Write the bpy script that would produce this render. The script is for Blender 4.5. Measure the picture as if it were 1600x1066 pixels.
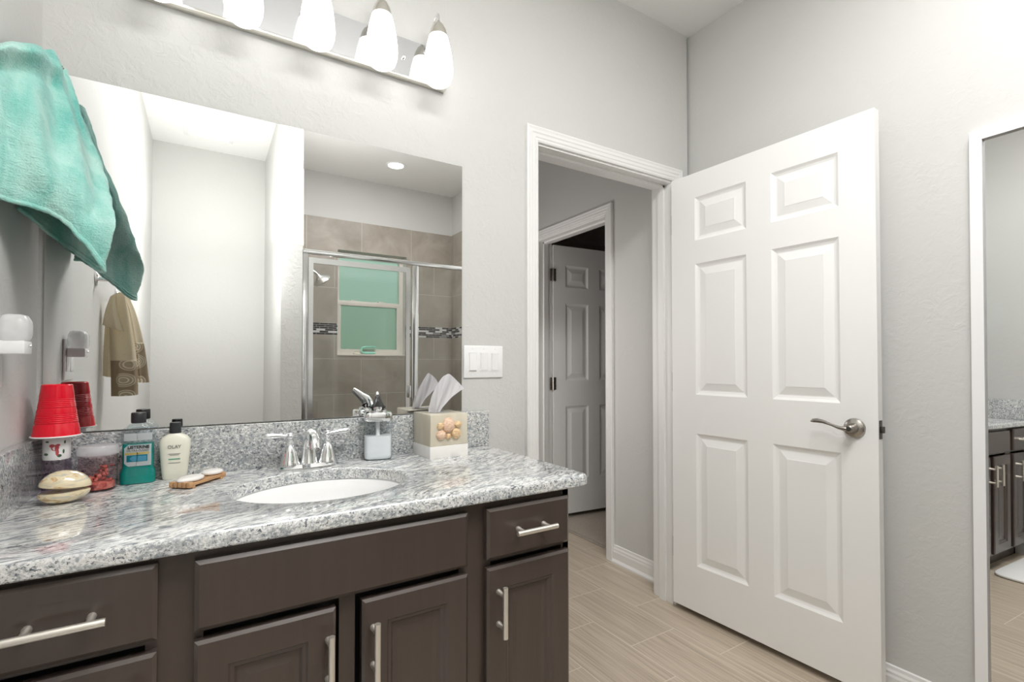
import bpy, bmesh, math, random
from mathutils import Vector, Matrix, noise
random.seed(7)
for o in list(bpy.data.objects): bpy.data.objects.remove(o)
S = bpy.context.scene; COL = S.collection
PI = math.pi
# ------------------------------------------------------------ camera
cd = bpy.data.cameras.new('camera'); cam = bpy.data.objects.new('camera', cd); COL.objects.link(cam)
cd.sensor_width = 36.0; cd.lens = 17.325; cd.shift_y = 0.013475; cd.clip_start = 0.01
cam.location = (0, 0, 1.146)
cam.rotation_euler = (math.radians(91.0), 0, math.radians(-31.8))
S.camera = cam
# ------------------------------------------------------------ view / exposure
S.view_settings.view_transform = 'Standard'; S.view_settings.look = 'None'
S.view_settings.gamma = 1.0; S.view_settings.exposure = 0.32; S.view_settings.use_curve_mapping = False
S.cycles.max_bounces = 12; S.cycles.diffuse_bounces = 6; S.cycles.glossy_bounces = 8
S.cycles.transmission_bounces = 10; S.cycles.transparent_max_bounces = 16
S.cycles.caustics_reflective = False
# ------------------------------------------------------------ world: overcast garden light outside the window
wd = bpy.data.worlds.new('world'); S.world = wd; wd.use_nodes = True
nt = wd.node_tree; bg = nt.nodes['Background']
tc = nt.nodes.new('ShaderNodeTexCoord'); sp = nt.nodes.new('ShaderNodeSeparateXYZ'); cr = nt.nodes.new('ShaderNodeValToRGB')
nt.links.new(tc.outputs['Generated'], sp.inputs[0]); nt.links.new(sp.outputs[2], cr.inputs[0]); nt.links.new(cr.outputs[0], bg.inputs[0])
cr.color_ramp.elements[0].position = 0.0; cr.color_ramp.elements[0].color = (0.28, 0.35, 0.28, 1)
cr.color_ramp.elements[1].position = 0.45; cr.color_ramp.elements[1].color = (0.60, 0.72, 0.68, 1)
bg.inputs[1].default_value = 1.05
# ------------------------------------------------------------ lights
def area(name, loc, size, energy, rot=(0, 0, 0), color=(1, 1, 1), size_y=None):
    l = bpy.data.lights.new(name, 'AREA'); l.size = size; l.energy = energy; l.color = color
    if size_y: l.shape = 'RECTANGLE'; l.size_y = size_y
    o = bpy.data.objects.new(name, l); COL.objects.link(o); o.location = loc; o.rotation_euler = rot
    return o
# added lamps standing in for the photographer's flash, its ceiling bounce and spill
area('bounce_flash', (0.65, 0.0, 1.9), 0.6, 9.0, (PI, 0, 0), (1.0, 0.985, 0.96))
area('ceiling_bounce', (0.80, 0.12, 2.74), 1.5, 36.0, (0, 0, 0), (1.0, 0.99, 0.975), 0.5)
area('bounce_flash_nook', (0.02, -0.42, 1.98), 0.5, 3.5, (PI, 0, 0), (1.0, 0.985, 0.96))
area('rear_flash', (0.06, -0.04, 1.75), 0.35, 6.0, (-PI / 2, 0, 0), (1.0, 0.985, 0.965))
# added fill lamp, standing in for light from the next room
area('hall_fill', (1.02, 2.75, 1.25), 0.9, 7.0, (0, -PI / 2, 0), (1.0, 0.95, 0.92))
# ------------------------------------------------------------ node helpers
def new_mat(name):
    m = bpy.data.materials.new(name); m.use_nodes = True
    return m, m.node_tree, m.node_tree.nodes['Principled BSDF']
def N(nt, t, **kw):
    n = nt.nodes.new(t)
    for k, v in kw.items():
        if k in n.inputs: n.inputs[k].default_value = v
        else: setattr(n, k, v)
    return n
def ramp(nt, fac, stops, interp='LINEAR'):
    r = nt.nodes.new('ShaderNodeValToRGB'); e = r.color_ramp; e.interpolation = interp
    while len(e.elements) < len(stops): e.elements.new(0.5)
    for el, (p, c) in zip(e.elements, stops):
        el.position = p; el.color = (c[0], c[1], c[2], 1) if not isinstance(c, (int, float)) else (c, c, c, 1)
    nt.links.new(fac, r.inputs[0]); return r.outputs[0]
def coords(nt, scale=(1, 1, 1), rot=(0, 0, 0), loc=(0, 0, 0), kind='Object'):
    t = nt.nodes.new('ShaderNodeTexCoord'); m = nt.nodes.new('ShaderNodeMapping')
    m.inputs['Scale'].default_value = scale; m.inputs['Rotation'].default_value = rot; m.inputs['Location'].default_value = loc
    nt.links.new(t.outputs[kind], m.inputs[0]); return m.outputs[0]
def noise_(nt, vec, scale, detail=3, rough=0.55, dist=0.0):
    n = N(nt, 'ShaderNodeTexNoise'); n.inputs['Scale'].default_value = scale; n.inputs['Detail'].default_value = detail
    n.inputs['Roughness'].default_value = rough; n.inputs['Distortion'].default_value = dist
    nt.links.new(vec, n.inputs['Vector']); return n.outputs['Fac']
def bump(nt, bs, h, strength, dist):
    b = N(nt, 'ShaderNodeBump'); b.inputs['Strength'].default_value = strength; b.inputs['Distance'].default_value = dist
    nt.links.new(h, b.inputs['Height']); nt.links.new(b.outputs[0], bs.inputs['Normal']); return b
def mixc(nt, fac, a, b, blend='MIX'):
    m = nt.nodes.new('ShaderNodeMix'); m.data_type = 'RGBA'; m.blend_type = blend
    for s, v in ((0, fac), (6, a), (7, b)):
        if isinstance(v, bpy.types.NodeSocket): nt.links.new(v, m.inputs[s])
        elif s == 0: m.inputs[0].default_value = v
        else: m.inputs[s].default_value = (v[0], v[1], v[2], 1)
    return m.outputs[2]
def math_(nt, op, a, b=None):
    m = nt.nodes.new('ShaderNodeMath'); m.operation = op
    for i, v in ((0, a), (1, b)):
        if v is None: continue
        if isinstance(v, bpy.types.NodeSocket): nt.links.new(v, m.inputs[i])
        else: m.inputs[i].default_value = v
    return m.outputs[0]
M = {}
def simple(name, col, rough=0.5, metal=0.0, **kw):
    m, nt, b = new_mat(name)
    b.inputs['Base Color'].default_value = (*col, 1); b.inputs['Roughness'].default_value = rough; b.inputs['Metallic'].default_value = metal
    for k, v in kw.items(): b.inputs[k].default_value = v
    # a trace of procedural unevenness so that the surface is not perfectly uniform
    v = noise_(nt, coords(nt), 40, 3)
    nt.links.new(ramp(nt, v, [(0, max(0, rough - 0.03)), (1, min(1, rough + 0.03))]), b.inputs['Roughness'])
    M[name] = m; return m
def glass(name, tint=(1, 1, 1), refl=0.06, rough=0.0):
    m, nt, b = new_mat(name); nt.nodes.remove(b)
    out = nt.nodes['Material Output']; tr = N(nt, 'ShaderNodeBsdfTransparent'); tr.inputs[0].default_value = (*tint, 1)
    gl = N(nt, 'ShaderNodeBsdfGlossy'); gl.inputs['Roughness'].default_value = rough
    fr = N(nt, 'ShaderNodeLayerWeight'); fr.inputs[0].default_value = 0.5
    fac = math_(nt, 'ADD', math_(nt, 'MULTIPLY', math_(nt, 'POWER', fr.outputs['Facing'], 5.0), 0.7), 0.04)
    mx = N(nt, 'ShaderNodeMixShader'); nt.links.new(fac, mx.inputs[0]); nt.links.new(tr.outputs[0], mx.inputs[1]); nt.links.new(gl.outputs[0], mx.inputs[2])
    nt.links.new(mx.outputs[0], out.inputs[0]); M[name] = m; return m
def emis(name, col, strength):
    m, nt, b = new_mat(name); b.inputs['Base Color'].default_value = (*col, 1)
    b.inputs['Emission Color'].default_value = (*col, 1); b.inputs['Emission Strength'].default_value = strength
    b.inputs['Roughness'].default_value = 0.3; M[name] = m; return m

# walls: light grey paint over knockdown plaster
def wall_mat(name, col, bs=0.35):
    m, nt, b = new_mat(name)
    v = coords(nt, kind='Object')
    n1 = noise_(nt, v, 34, 5, 0.62, 0.6); n2 = noise_(nt, v, 11, 3, 0.5)
    h = math_(nt, 'MULTIPLY', ramp(nt, n1, [(0.42, 0), (0.60, 1)]), ramp(nt, n2, [(0.35, 0.25), (0.65, 1)]))
    bump(nt, b, h, bs, 0.0022)
    big = noise_(nt, v, 1.3, 2)
    c = mixc(nt, big, tuple(x * 0.985 for x in col), tuple(min(1, x * 1.015) for x in col))
    nt.links.new(c, b.inputs['Base Color']); b.inputs['Roughness'].default_value = 0.62
    M[name] = m
wall_mat('wall_paint', (0.60, 0.60, 0.585), 0.42)
wall_mat('wall_paint_smooth', (0.60, 0.60, 0.585), 0.2)
wall_mat('ceiling_paint', (0.82, 0.82, 0.81), 0.15)
wall_mat('dim_paint', (0.52, 0.49, 0.47), 0.1)
simple('trim_white', (0.80, 0.80, 0.79), 0.35)
simple('door_white', (0.86, 0.86, 0.85), 0.36)
simple('plastic_white', (0.86, 0.86, 0.86), 0.3)
simple('frame_white', (0.84, 0.84, 0.85), 0.4)
simple('chrome', (0.88, 0.89, 0.90), 0.06, 1.0)
simple('shower_chrome', (0.84, 0.85, 0.85), 0.16, 1.0)
simple('nickel', (0.40, 0.375, 0.345), 0.28, 1.0)
simple('pull_nickel', (0.86, 0.82, 0.75), 0.38, 0.85)
simple('light_nickel', (0.80, 0.77, 0.70), 0.25, 1.0)
simple('plate_chrome', (0.70, 0.71, 0.735), 0.05, 1.0)
simple('dark_metal', (0.10, 0.095, 0.085), 0.4, 0.8)
simple('porcelain', (0.90, 0.90, 0.90), 0.08)
simple('red_plastic', (0.72, 0.004, 0.022), 0.22)
simple('black_plastic', (0.025, 0.026, 0.03), 0.35)
simple('lotion_plastic', (0.80, 0.79, 0.68), 0.3)
simple('white_soap', (0.88, 0.86, 0.83), 0.5)
simple('soap_liquid', (0.90, 0.90, 0.92), 0.2)
simple('paper_white', (0.93, 0.92, 0.94), 0.9)
simple('ink_black', (0.02, 0.02, 0.025), 0.5)
simple('ink_grey', (0.25, 0.25, 0.24), 0.5)
simple('label_white', (0.80, 0.83, 0.85), 0.4)
simple('label_teal', (0.01, 0.30, 0.40), 0.4)
simple('label_blue', (0.12, 0.50, 0.72), 0.4)
simple('label_gold', (0.80, 0.66, 0.22), 0.4)
simple('ink_green', (0.10, 0.50, 0.35), 0.5)
simple('flamingo_pink', (0.85, 0.18, 0.22), 0.5)
simple('leaf_green', (0.12, 0.22, 0.12), 0.5)
simple('mat_white', (0.85, 0.85, 0.84), 0.95)
simple('teal_plastic', (0.35, 0.78, 0.65), 0.35)
simple('razor_brown', (0.30, 0.20, 0.12), 0.5)
simple('sill_white', (0.72, 0.68, 0.62), 0.4)
simple('soap_bar', (0.72, 0.66, 0.55), 0.5)
glass('clear_glass'); glass('shower_glass', (0.955, 0.965, 0.96)); glass('bottle_clear', (0.93, 0.96, 0.97))
glass('jar_pink', (0.90, 0.79, 0.81)); glass('amber_clear', (0.84, 0.77, 0.84))
emis('lit_shade', (1.0, 0.985, 0.96), 1.8)
emis('lit_lens', (1.0, 0.98, 0.94), 6.0)
# mirror
m, nt, b = new_mat('mirror_silver'); b.inputs['Metallic'].default_value = 1; b.inputs['Roughness'].default_value = 0.0
nt.links.new(ramp(nt, noise_(nt, coords(nt), 3, 1), [(0, (0.905, 0.915, 0.91)), (1, (0.915, 0.92, 0.915))]), b.inputs['Base Color']); M['mirror_silver'] = m
# frosted green window panes
for nm, c in (('pane_upper', (0.72, 0.88, 0.81)), ('pane_lower', (0.60, 0.74, 0.65))):
    m, nt, b = new_mat(nm); b.inputs['Base Color'].default_value = (*c, 1); b.inputs['Transmission Weight'].default_value = 1
    b.inputs['Roughness'].default_value = 0.55; b.inputs['IOR'].default_value = 1.2
    bump(nt, b, noise_(nt, coords(nt), 160, 2), 0.2, 0.001); M[nm] = m
m, nt, b = new_mat('night_light_cover'); out = nt.nodes['Material Output']; b.inputs['Base Color'].default_value = (0.9, 0.91, 0.92, 1); b.inputs['Roughness'].default_value = 0.15
tr_ = N(nt, 'ShaderNodeBsdfTransparent'); mx = N(nt, 'ShaderNodeMixShader'); nt.links.new(ramp(nt, noise_(nt, coords(nt), 30, 2), [(0.3, 0.5), (0.7, 0.6)]), mx.inputs[0])
nt.links.new(tr_.outputs[0], mx.inputs[1]); nt.links.new(b.outputs[0], mx.inputs[2]); nt.links.new(mx.outputs[0], out.inputs[0]); M['night_light_cover'] = m
m, nt, b = new_mat('lid_clear'); out = nt.nodes['Material Output']; b.inputs['Base Color'].default_value = (0.80, 0.80, 0.83, 1); b.inputs['Roughness'].default_value = 0.12
tr_ = N(nt, 'ShaderNodeBsdfTransparent'); mx = N(nt, 'ShaderNodeMixShader'); nt.links.new(ramp(nt, noise_(nt, coords(nt), 30, 2), [(0.3, 0.32), (0.7, 0.42)]), mx.inputs[0])
nt.links.new(tr_.outputs[0], mx.inputs[1]); nt.links.new(b.outputs[0], mx.inputs[2]); nt.links.new(mx.outputs[0], out.inputs[0]); M['lid_clear'] = m
# mouthwash liquid
m, nt, b = new_mat('teal_liquid'); b.inputs['Base Color'].default_value = (0.0, 0.36, 0.31, 1); b.inputs['Roughness'].default_value = 0.08
b.inputs['Transmission Weight'].default_value = 0.35; b.inputs['IOR'].default_value = 1.33
nt.links.new(ramp(nt, noise_(nt, coords(nt), 18, 2), [(0.2, (0.0, 0.26, 0.24)), (0.8, (0.0, 0.46, 0.38))]), b.inputs['Base Color']); M['teal_liquid'] = m
# granite
def granite(name, stretch, warp, spk, veins, k=1.0):
    m, nt, b = new_mat(name)
    v0 = coords(nt, rot=(0, 0, math.radians(-24)))
    wn = N(nt, 'ShaderNodeTexNoise'); wn.inputs['Scale'].default_value = 3.0; wn.inputs['Detail'].default_value = 2; nt.links.new(v0, wn.inputs['Vector'])
    sub = N(nt, 'ShaderNodeVectorMath', operation='SUBTRACT'); nt.links.new(wn.outputs['Color'], sub.inputs[0]); sub.inputs[1].default_value = (0.5, 0.5, 0.5)
    scl = N(nt, 'ShaderNodeVectorMath', operation='SCALE'); nt.links.new(sub.outputs[0], scl.inputs[0]); scl.inputs['Scale'].default_value = warp
    add = N(nt, 'ShaderNodeVectorMath', operation='ADD'); nt.links.new(v0, add.inputs[0]); nt.links.new(scl.outputs[0], add.inputs[1])
    st = N(nt, 'ShaderNodeMapping'); st.inputs['Scale'].default_value = stretch; nt.links.new(add.outputs[0], st.inputs[0])
    sv = st.outputs[0]
    fine = noise_(nt, sv, spk * 2.1, 3, 0.7); mid = noise_(nt, sv, spk, 4, 0.7, 0.3)
    cloud = noise_(nt, sv, 9, 4, 0.6, 0.5); vein = noise_(nt, sv, 13, 6, 0.62, 1.8)
    base = ramp(nt, cloud, [(0.30, (0.50 * k, 0.52 * k, 0.53 * k)), (0.48, (0.72 * k, 0.73 * k, 0.72 * k)), (0.66, (0.84 * k, 0.83 * k, 0.79 * k))])
    c = mixc(nt, ramp(nt, fine, [(0.52, 0.0), (0.58, 0.8)]), base, (0.88, 0.88, 0.87))
    c = mixc(nt, ramp(nt, mid, [(0.52, 0.0), (0.56, 0.6), (0.66, 0.9)]), c, (0.27, 0.30, 0.325))
    c = mixc(nt, ramp(nt, mid, [(0.37, 0.95), (0.42, 0.0)]), c, (0.10, 0.115, 0.14))
    c = mixc(nt, ramp(nt, fine, [(0.36, 0.9), (0.40, 0.0)]), c, (0.05, 0.06, 0.075))
    ab = math_(nt, 'ABSOLUTE', math_(nt, 'SUBTRACT', vein, 0.5))
    c = mixc(nt, ramp(nt, ab, [(0.0, veins), (0.018, veins * 0.35), (0.04, 0.0)]), c, (0.15, 0.17, 0.19))
    nt.links.new(c, b.inputs['Base Color']); b.inputs['Roughness'].default_value = 0.06
    b.inputs['Specular IOR Level'].default_value = 0.65; b.inputs['Coat Weight'].default_value = 0.3; b.inputs['Coat Roughness'].default_value = 0.03
    M[name] = m
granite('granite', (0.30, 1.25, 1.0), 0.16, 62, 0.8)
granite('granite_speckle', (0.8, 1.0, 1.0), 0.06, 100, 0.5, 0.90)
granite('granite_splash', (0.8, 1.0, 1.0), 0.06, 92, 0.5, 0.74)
# espresso stained cabinet wood
def espresso(name, col):
    m, nt, b = new_mat(name); v = coords(nt, scale=(14, 14, 1.2))
    g = noise_(nt, v, 3, 4, 0.6, 0.3)
    nt.links.new(ramp(nt, g, [(0.3, tuple(x * 0.95 for x in col)), (0.7, tuple(x * 1.05 for x in col))]), b.inputs['Base Color'])
    b.inputs['Roughness'].default_value = 0.26; b.inputs['Specular IOR Level'].default_value = 0.8
    bump(nt, b, g, 0.04, 0.001); M[name] = m
espresso('espresso', (0.064, 0.047, 0.040))
# floor tile with streaks along y
m, nt, b = new_mat('floor_tile')
tc0 = nt.nodes.new('ShaderNodeTexCoord'); sx = nt.nodes.new('ShaderNodeSeparateXYZ'); cx = nt.nodes.new('ShaderNodeCombineXYZ')
nt.links.new(tc0.outputs['Object'], sx.inputs[0])
nt.links.new(math_(nt, 'ADD', sx.outputs[1], -0.11 + 4.5), cx.inputs[0]); nt.links.new(math_(nt, 'ADD', sx.outputs[0], -1.73 + 0.258 * 20), cx.inputs[1])
bt = N(nt, 'ShaderNodeTexBrick'); bt.offset = 0.5; bt.squash = 1.0; nt.links.new(cx.outputs[0], bt.inputs['Vector'])
bt.inputs['Scale'].default_value = 1.0; bt.inputs['Brick Width'].default_value = 0.45; bt.inputs['Row Height'].default_value = 0.258
bt.inputs['Mortar Size'].default_value = 0.0022; bt.inputs['Mortar Smooth'].default_value = 0.1; bt.inputs['Bias'].default_value = 0
bt.inputs['Color1'].default_value = (0.0, 0.0, 0.0, 1); bt.inputs['Color2'].default_value = (1, 1, 1, 1); bt.inputs['Mortar'].default_value = (0.5, 0.5, 0.5, 1)
shift = N(nt, 'ShaderNodeVectorMath', operation='ADD'); sc2 = N(nt, 'ShaderNodeVectorMath', operation='SCALE'); nt.links.new(bt.outputs['Color'], sc2.inputs[0]); sc2.inputs['Scale'].default_value = 3.7
nt.links.new(coords(nt, scale=(60, 1.6, 1)), shift.inputs[0]); nt.links.new(sc2.outputs[0], shift.inputs[1])
g = noise_(nt, shift.outputs[0], 1.6, 4, 0.62, 0.25)
col = ramp(nt, g, [(0.28, (0.36, 0.295, 0.225)), (0.5, (0.50, 0.42, 0.33)), (0.72, (0.62, 0.535, 0.435))])
col = mixc(nt, math_(nt, 'MULTIPLY', bt.outputs['Color'], 0.14), col, (0.36, 0.30, 0.235))
col = mixc(nt, bt.outputs['Fac'], col, (0.64, 0.57, 0.47))
nt.links.new(col, b.inputs['Base Color']); b.inputs['Roughness'].default_value = 0.36
bump(nt, b, math_(nt, 'SUBTRACT', 1.0, bt.outputs['Fac']), 0.3, 0.001); M['floor_tile'] = m
# shower tiles (u along the wall, z up)
def shower_tile(name, axis):
    m, nt, b = new_mat(name)
    t = nt.nodes.new('ShaderNodeTexCoord'); s = nt.nodes.new('ShaderNodeSeparateXYZ'); c = nt.nodes.new('ShaderNodeCombineXYZ')
    nt.links.new(t.outputs['Object'], s.inputs[0])
    nt.links.new(math_(nt, 'ADD', s.outputs[axis], 4.57 - 0.93), c.inputs[0])
    nt.links.new(math_(nt, 'ADD', s.outputs[2], 3.05 - 0.88), c.inputs[1])
    bt = N(nt, 'ShaderNodeTexBrick'); bt.offset = 0.5; nt.links.new(c.outputs[0], bt.inputs['Vector'])
    bt.inputs['Scale'].default_value = 1.0; bt.inputs['Brick Width'].default_value = 0.457; bt.inputs['Row Height'].default_value = 0.305
    bt.inputs['Mortar Size'].default_value = 0.0022; bt.inputs['Mortar Smooth'].default_value = 0.1
    bt.inputs['Color1'].default_value = (0, 0, 0, 1); bt.inputs['Color2'].default_value = (1, 1, 1, 1)
    v = coords(nt); n = noise_(nt, v, 3.2, 5, 0.6, 0.8)
    col = ramp(nt, n, [(0.3, (0.265, 0.232, 0.195)), (0.52, (0.345, 0.308, 0.265)), (0.72, (0.435, 0.395, 0.345))])
    col = mixc(nt, math_(nt, 'MULTIPLY', bt.outputs['Color'], 0.15), col, (0.34, 0.31, 0.27))
    col = mixc(nt, bt.outputs['Fac'], col, (0.50, 0.47, 0.42))
    nt.links.new(col, b.inputs['Base Color']); b.inputs['Roughness'].default_value = 0.4; M[name] = m
shower_tile('tile_x', 0); shower_tile('tile_y', 1)
def mosaic(name, axis):
    m, nt, b = new_mat(name)
    t = nt.nodes.new('ShaderNodeTexCoord'); s = nt.nodes.new('ShaderNodeSeparateXYZ'); c = nt.nodes.new('ShaderNodeCombineXYZ')
    nt.links.new(t.outputs['Object'], s.inputs[0]); nt.links.new(math_(nt, 'ADD', s.outputs[axis], 5), c.inputs[0]); nt.links.new(math_(nt, 'ADD', s.outputs[2], -1.39 + 1.7), c.inputs[1])
    bt = N(nt, 'ShaderNodeTexBrick'); bt.offset = 0.37; nt.links.new(c.outputs[0], bt.inputs['Vector'])
    bt.inputs['Scale'].default_value = 1.0; bt.inputs['Brick Width'].default_value = 0.07; bt.inputs['Row Height'].default_value = 0.017
    bt.inputs['Mortar Size'].default_value = 0.0014; bt.inputs['Color1'].default_value = (0, 0, 0, 1); bt.inputs['Color2'].default_value = (1, 1, 1, 1)
    bt.inputs['Mortar'].default_value = (0.5, 0.5, 0.5, 1)
    col = ramp(nt, bt.outputs['Color'], [(0, (0.01, 0.01, 0.012)), (0.42, (0.03, 0.03, 0.035)), (0.5, (0.62, 0.62, 0.62)), (0.75, (0.20, 0.19, 0.20)), (0.9, (0.55, 0.53, 0.5))], 'CONSTANT')
    col = mixc(nt, bt.outputs['Fac'], col, (0.42, 0.40, 0.37))
    nt.links.new(col, b.inputs['Base Color']); b.inputs['Roughness'].default_value = 0.2; M[name] = m
mosaic('mosaic_x', 0); mosaic('mosaic_y', 1)
# fabrics
m, nt, b = new_mat('teal_terry'); v = coords(nt)
n = noise_(nt, coords(nt, scale=(1, 1, 0.22)), 15, 3, 0.5, 0.3); f = noise_(nt, v, 420, 2, 0.7); w = noise_(nt, coords(nt, scale=(1, 1, 6)), 60, 3, 0.7)
stain = ramp(nt, noise_(nt, v, 14, 2), [(0.72, 0.0), (0.80, 0.5)])
c = ramp(nt, n, [(0.36, (0.11, 0.46, 0.405)), (0.5, (0.22, 0.57, 0.50)), (0.64, (0.40, 0.69, 0.62))])
c = mixc(nt, ramp(nt, f, [(0.4, 0), (0.75, 0.35)]), c, (0.55, 0.82, 0.76)); c = mixc(nt, stain, c, (0.35, 0.47, 0.33))
nt.links.new(c, b.inputs['Base Color']); b.inputs['Roughness'].default_value = 1.0; b.inputs['Sheen Weight'].default_value = 0.5
bump(nt, b, math_(nt, 'ADD', math_(nt, 'MULTIPLY', f, 0.6), w), 0.7, 0.003); M['teal_terry'] = m
m, nt, b = new_mat('beige_cotton'); v = coords(nt)
f = noise_(nt, v, 500, 2, 0.7); nt.links.new(ramp(nt, f, [(0.3, (0.68, 0.60, 0.45)), (0.7, (0.82, 0.75, 0.60))]), b.inputs['Base Color'])
b.inputs['Roughness'].default_value = 1.0; b.inputs['Sheen Weight'].default_value = 0.3; bump(nt, b, f, 0.5, 0.001); M['beige_cotton'] = m
m, nt, b = new_mat('embroidered_band')
vo = N(nt, 'ShaderNodeTexVoronoi'); vo.voronoi_dimensions = '3D'; vo.inputs['Scale'].default_value = 15.5; vo.inputs['Randomness'].default_value = 0.35
nt.links.new(coords(nt, scale=(0.5, 1, 1)), vo.inputs['Vector'])
ring = math_(nt, 'SINE', math_(nt, 'MULTIPLY', vo.outputs['Distance'], 62.0))
inside = ramp(nt, vo.outputs['Distance'], [(0.42, 1.0), (0.46, 0.0)])
pat = math_(nt, 'MULTIPLY', ramp(nt, ring, [(0.35, 0.25), (0.6, 1.0)]), inside)
nt.links.new(mixc(nt, pat, (0.42, 0.34, 0.24), (0.86, 0.80, 0.67)), b.inputs['Base Color']); b.inputs['Roughness'].default_value = 1.0
bump(nt, b, pat, 0.6, 0.002); M['embroidered_band'] = m
# bamboo, shells, alabaster tissue box, jar contents
m, nt, b = new_mat('bamboo'); g = noise_(nt, coords(nt, scale=(3, 60, 60)), 4, 3)
nt.links.new(ramp(nt, g, [(0.3, (0.42, 0.225, 0.10)), (0.7, (0.62, 0.37, 0.19))]), b.inputs['Base Color']); b.inputs['Roughness'].default_value = 0.5; M['bamboo'] = m
m, nt, b = new_mat('pearl_shell'); g = noise_(nt, coords(nt, scale=(14, 22, 60)), 1.2, 4, 0.6, 1.2)
nt.links.new(ramp(nt, g, [(0.28, (0.16, 0.10, 0.05)), (0.38, (0.60, 0.40, 0.20)), (0.47, (0.80, 0.72, 0.50)), (0.54, (0.74, 0.62, 0.42)), (0.62, (0.50, 0.52, 0.48)), (0.70, (0.68, 0.34, 0.24))]), b.inputs['Base Color'])
b.inputs['Roughness'].default_value = 0.16; b.inputs['Coat Weight'].default_value = 0.6; M['pearl_shell'] = m
m, nt, b = new_mat('alabaster'); g = noise_(nt, coords(nt, scale=(10, 10, 2)), 2, 3)
nt.links.new(ramp(nt, g, [(0.3, (0.58, 0.52, 0.41)), (0.7, (0.70, 0.65, 0.54))]), b.inputs['Base Color']); b.inputs['Roughness'].default_value = 0.22
b.inputs['Subsurface Weight'].default_value = 0.15; b.inputs['Subsurface Radius'].default_value = (0.01, 0.008, 0.005); M['alabaster'] = m
m, nt, b = new_mat('pearl_inlay')
bt = N(nt, 'ShaderNodeTexVoronoi'); bt.inputs['Scale'].default_value = 46; bt.distance = 'CHEBYCHEV'; nt.links.new(coords(nt, scale=(1, 1, 0.6)), bt.inputs['Vector'])
nt.links.new(ramp(nt, bt.outputs['Color'], [(0, (0.62, 0.55, 0.47)), (0.12, (0.80, 0.78, 0.75)), (0.9, (0.84, 0.82, 0.80)), (1.0, (0.62, 0.45, 0.36))]), b.inputs['Base Color']); b.inputs['Roughness'].default_value = 0.18; M['pearl_inlay'] = m
for nm, a, c2 in (('shell_pink', (0.66, 0.40, 0.26), (0.83, 0.62, 0.47)), ('shell_tan', (0.55, 0.34, 0.18), (0.80, 0.60, 0.36))):
    m, nt, b = new_mat(nm); g = noise_(nt, coords(nt, scale=(1, 1, 2.5)), 90, 3, 0.6, 0.6)
    nt.links.new(ramp(nt, g, [(0.35, a), (0.6, c2)]), b.inputs['Base Color']); b.inputs['Roughness'].default_value = 0.4; bump(nt, b, g, 0.3, 0.001); M[nm] = m
m, nt, b = new_mat('potpourri_red'); g = noise_(nt, coords(nt), 60, 3, 0.6, 0.8)
nt.links.new(ramp(nt, g, [(0.35, (0.12, 0.02, 0.02)), (0.5, (0.55, 0.12, 0.09)), (0.66, (0.72, 0.33, 0.25))]), b.inputs['Base Color']); M['potpourri_red'] = m
m, nt, b = new_mat('carpet'); g = noise_(nt, coords(nt), 160, 3)
nt.links.new(ramp(nt, g, [(0.3, (0.30, 0.26, 0.215)), (0.7, (0.42, 0.375, 0.32))]), b.inputs['Base Color']); b.inputs['Roughness'].default_value = 1; bump(nt, b, g, 0.8, 0.004); M['carpet'] = m

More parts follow.
